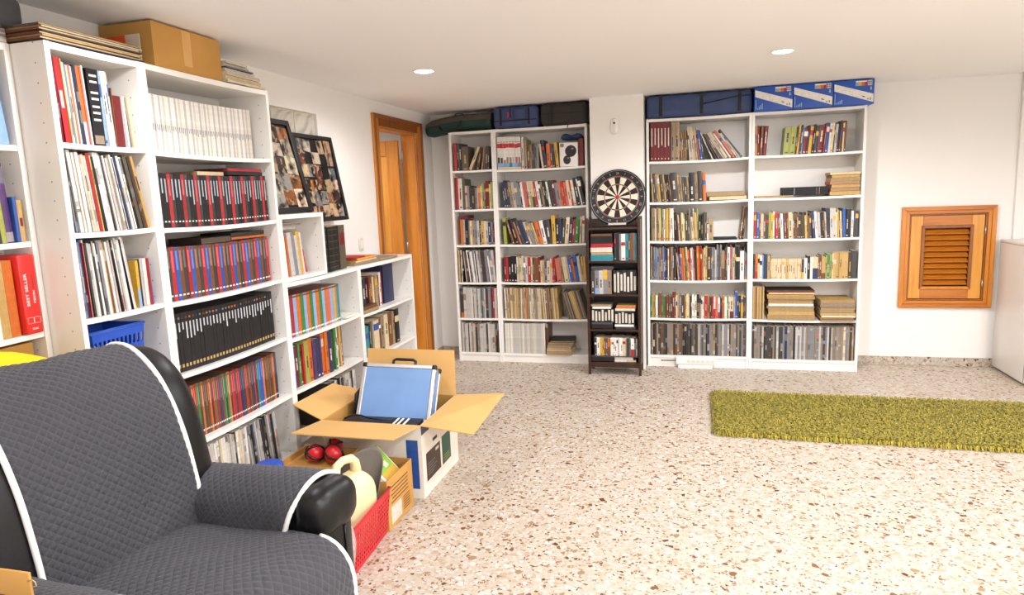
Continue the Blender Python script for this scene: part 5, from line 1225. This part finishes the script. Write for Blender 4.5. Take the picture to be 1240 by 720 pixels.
# red crate and cream jug
rc = basket('crate', 'red perforated plastic crate on the floor beside the armchair', (-.035, -3.515, .0006), rad(4), .245, .34, .285, .385, .205, 'plastic_red', [(.1+.1*k, .16+.1*k) for k in range(8)], 12, 17, .45)
rc['category'] = 'crate'
jg = thing('jug', 'cream plastic jerrycan standing in the red crate', 'jug', (.0, -3.50, .006), rad(-8))
def jugd(x, y, z):
    k = max(0, (z-.235)/.10); return (x*(1-.42*k*k), y*(1-.3*k*k), z)
rounded('jug_body', (-.078, -.112, 0), (.078, .112, .335), (.045, .05, .06), 'jug_plastic', jg, 12, jugd)
tube('jug_handle', [(0, -.07, .30), (0, -.082, .355), (0, -.07, .395), (0, -.03, .405), (0, .025, .395), (0, .05, .37), (0, .055, .31)], .017, 'jug_plastic', jg, 12, radii=[.022, .019, .018, .017, .018, .02, .026])
# grey cloth folded behind the jug
CL = spline([(-.235, 0, .205), (-.19, 0, .25), (-.145, 0, .30), (-.085, 0, .352), (-.02, 0, .39), (.06, 0, .412), (.088, 0, .36), (.085, 0, .25)], 10)
CLR, _ = resample(CL, 60)
def cloth(u, v):
    # a stiff grey mesh sheet standing in the crate: low at the left, folded over itself at the high right
    q = CLR[min(60, int(u*60+.5))]
    x = q.x*(.30+.70*v)+.004*math.sin(v*9+u*5); y = -3.392+.034*math.sin(u*9+1)*(.3+.7*v)+.02*(1-v)
    z = .02+(q.z-.02)*v
    return (x, min(y, -3.352), z)
o = grid('grey_cloth', 60, 30, cloth, 'grey_cloth', None, .003); tag(o, 'stiff grey cloth standing behind the cream jerrycan', 'cloth')
# storage bin behind, holding the red balls
sbn = thing('storage_bin', 'low brown carton behind the grey cloth holding red balls', 'box', (0, 0, 0))
for nm, lo, hi in (('bin_front', (-.48, -3.355, .0005), (-.29, -3.35, .27)), ('bin_back', (-.48, -3.06, .0005), (-.19, -3.055, .27)), ('bin_left', (-.48, -3.3497, .0005), (-.475, -3.0603, .27)), ('bin_right', (-.195, -3.2497, .0005), (-.19, -3.0603, .27)), ('bin_base', (-.475, -3.2497, .001), (-.195, -3.0603, .24))):
    box(nm, lo, hi, 'carton', sbn)
for i, (x, y, z, r_) in enumerate(((-.2455, -3.19, .2912, .045), (-.3475, -3.19, .2895, .043), (-.298, -3.095, .2865, .04))):
    b = thing('ball', ('red ball with black band nearest the grey cloth', 'red ball with black band at the left of the pair', 'red ball with black band lying lowest behind the pair')[i], 'ball', (x, y, z), i*.7, 'red balls by the armchair'); b.rotation_euler = (i*.5, .4, i*.9)
    prof = [(max(.0005, r_*math.sin(PI*k/16)), -r_*math.cos(PI*k/16)) for k in range(17)]
    lathe('ball_body', prof, 'red_rubber', b, 24)
    tube('band', [((r_+.0005)*math.cos(a), (r_+.0005)*math.sin(a), 0) for a in [2*PI*k/28 for k in range(28)]], .006, 'plastic_black', b, 6, closed=True)
    tube('band', [((r_+.0005)*math.cos(a), 0, (r_+.0005)*math.sin(a)) for a in [2*PI*k/28 for k in range(28)]], .006, 'plastic_black', b, 6, closed=True)
# blue-capped canister beside the bookcase
cn = thing('canister', 'white canister with a ribbed blue lid beside the armrest', 'canister', (-.40, -3.47, .0))
lathe('canister_body', [(.05, .0005), (.055, .01), (.055, .285), (.05, .30)], 'plastic_white', cn, 24); lathe('canister_lid', [(.058, .3002), (.06, .305), (.06, .34), (.054, .348)], 'plastic_blue', cn, 28)
# clear plastic bag hanging between chair and crate
def bagf(u, v):
    a = u*2*PI; r_ = (.035+.02*math.sin(v*PI))*(1+.25*math.sin(3*a+v*6)); return (.165+r_*.45*math.cos(a), -3.86+r_*1.3*math.sin(a), .02+.30*v)
o = grid('plastic_bag', 32, 20, bagf, 'clear_plastic'); tag(o, 'crumpled clear plastic bag between the armchair and red crate', 'bag')
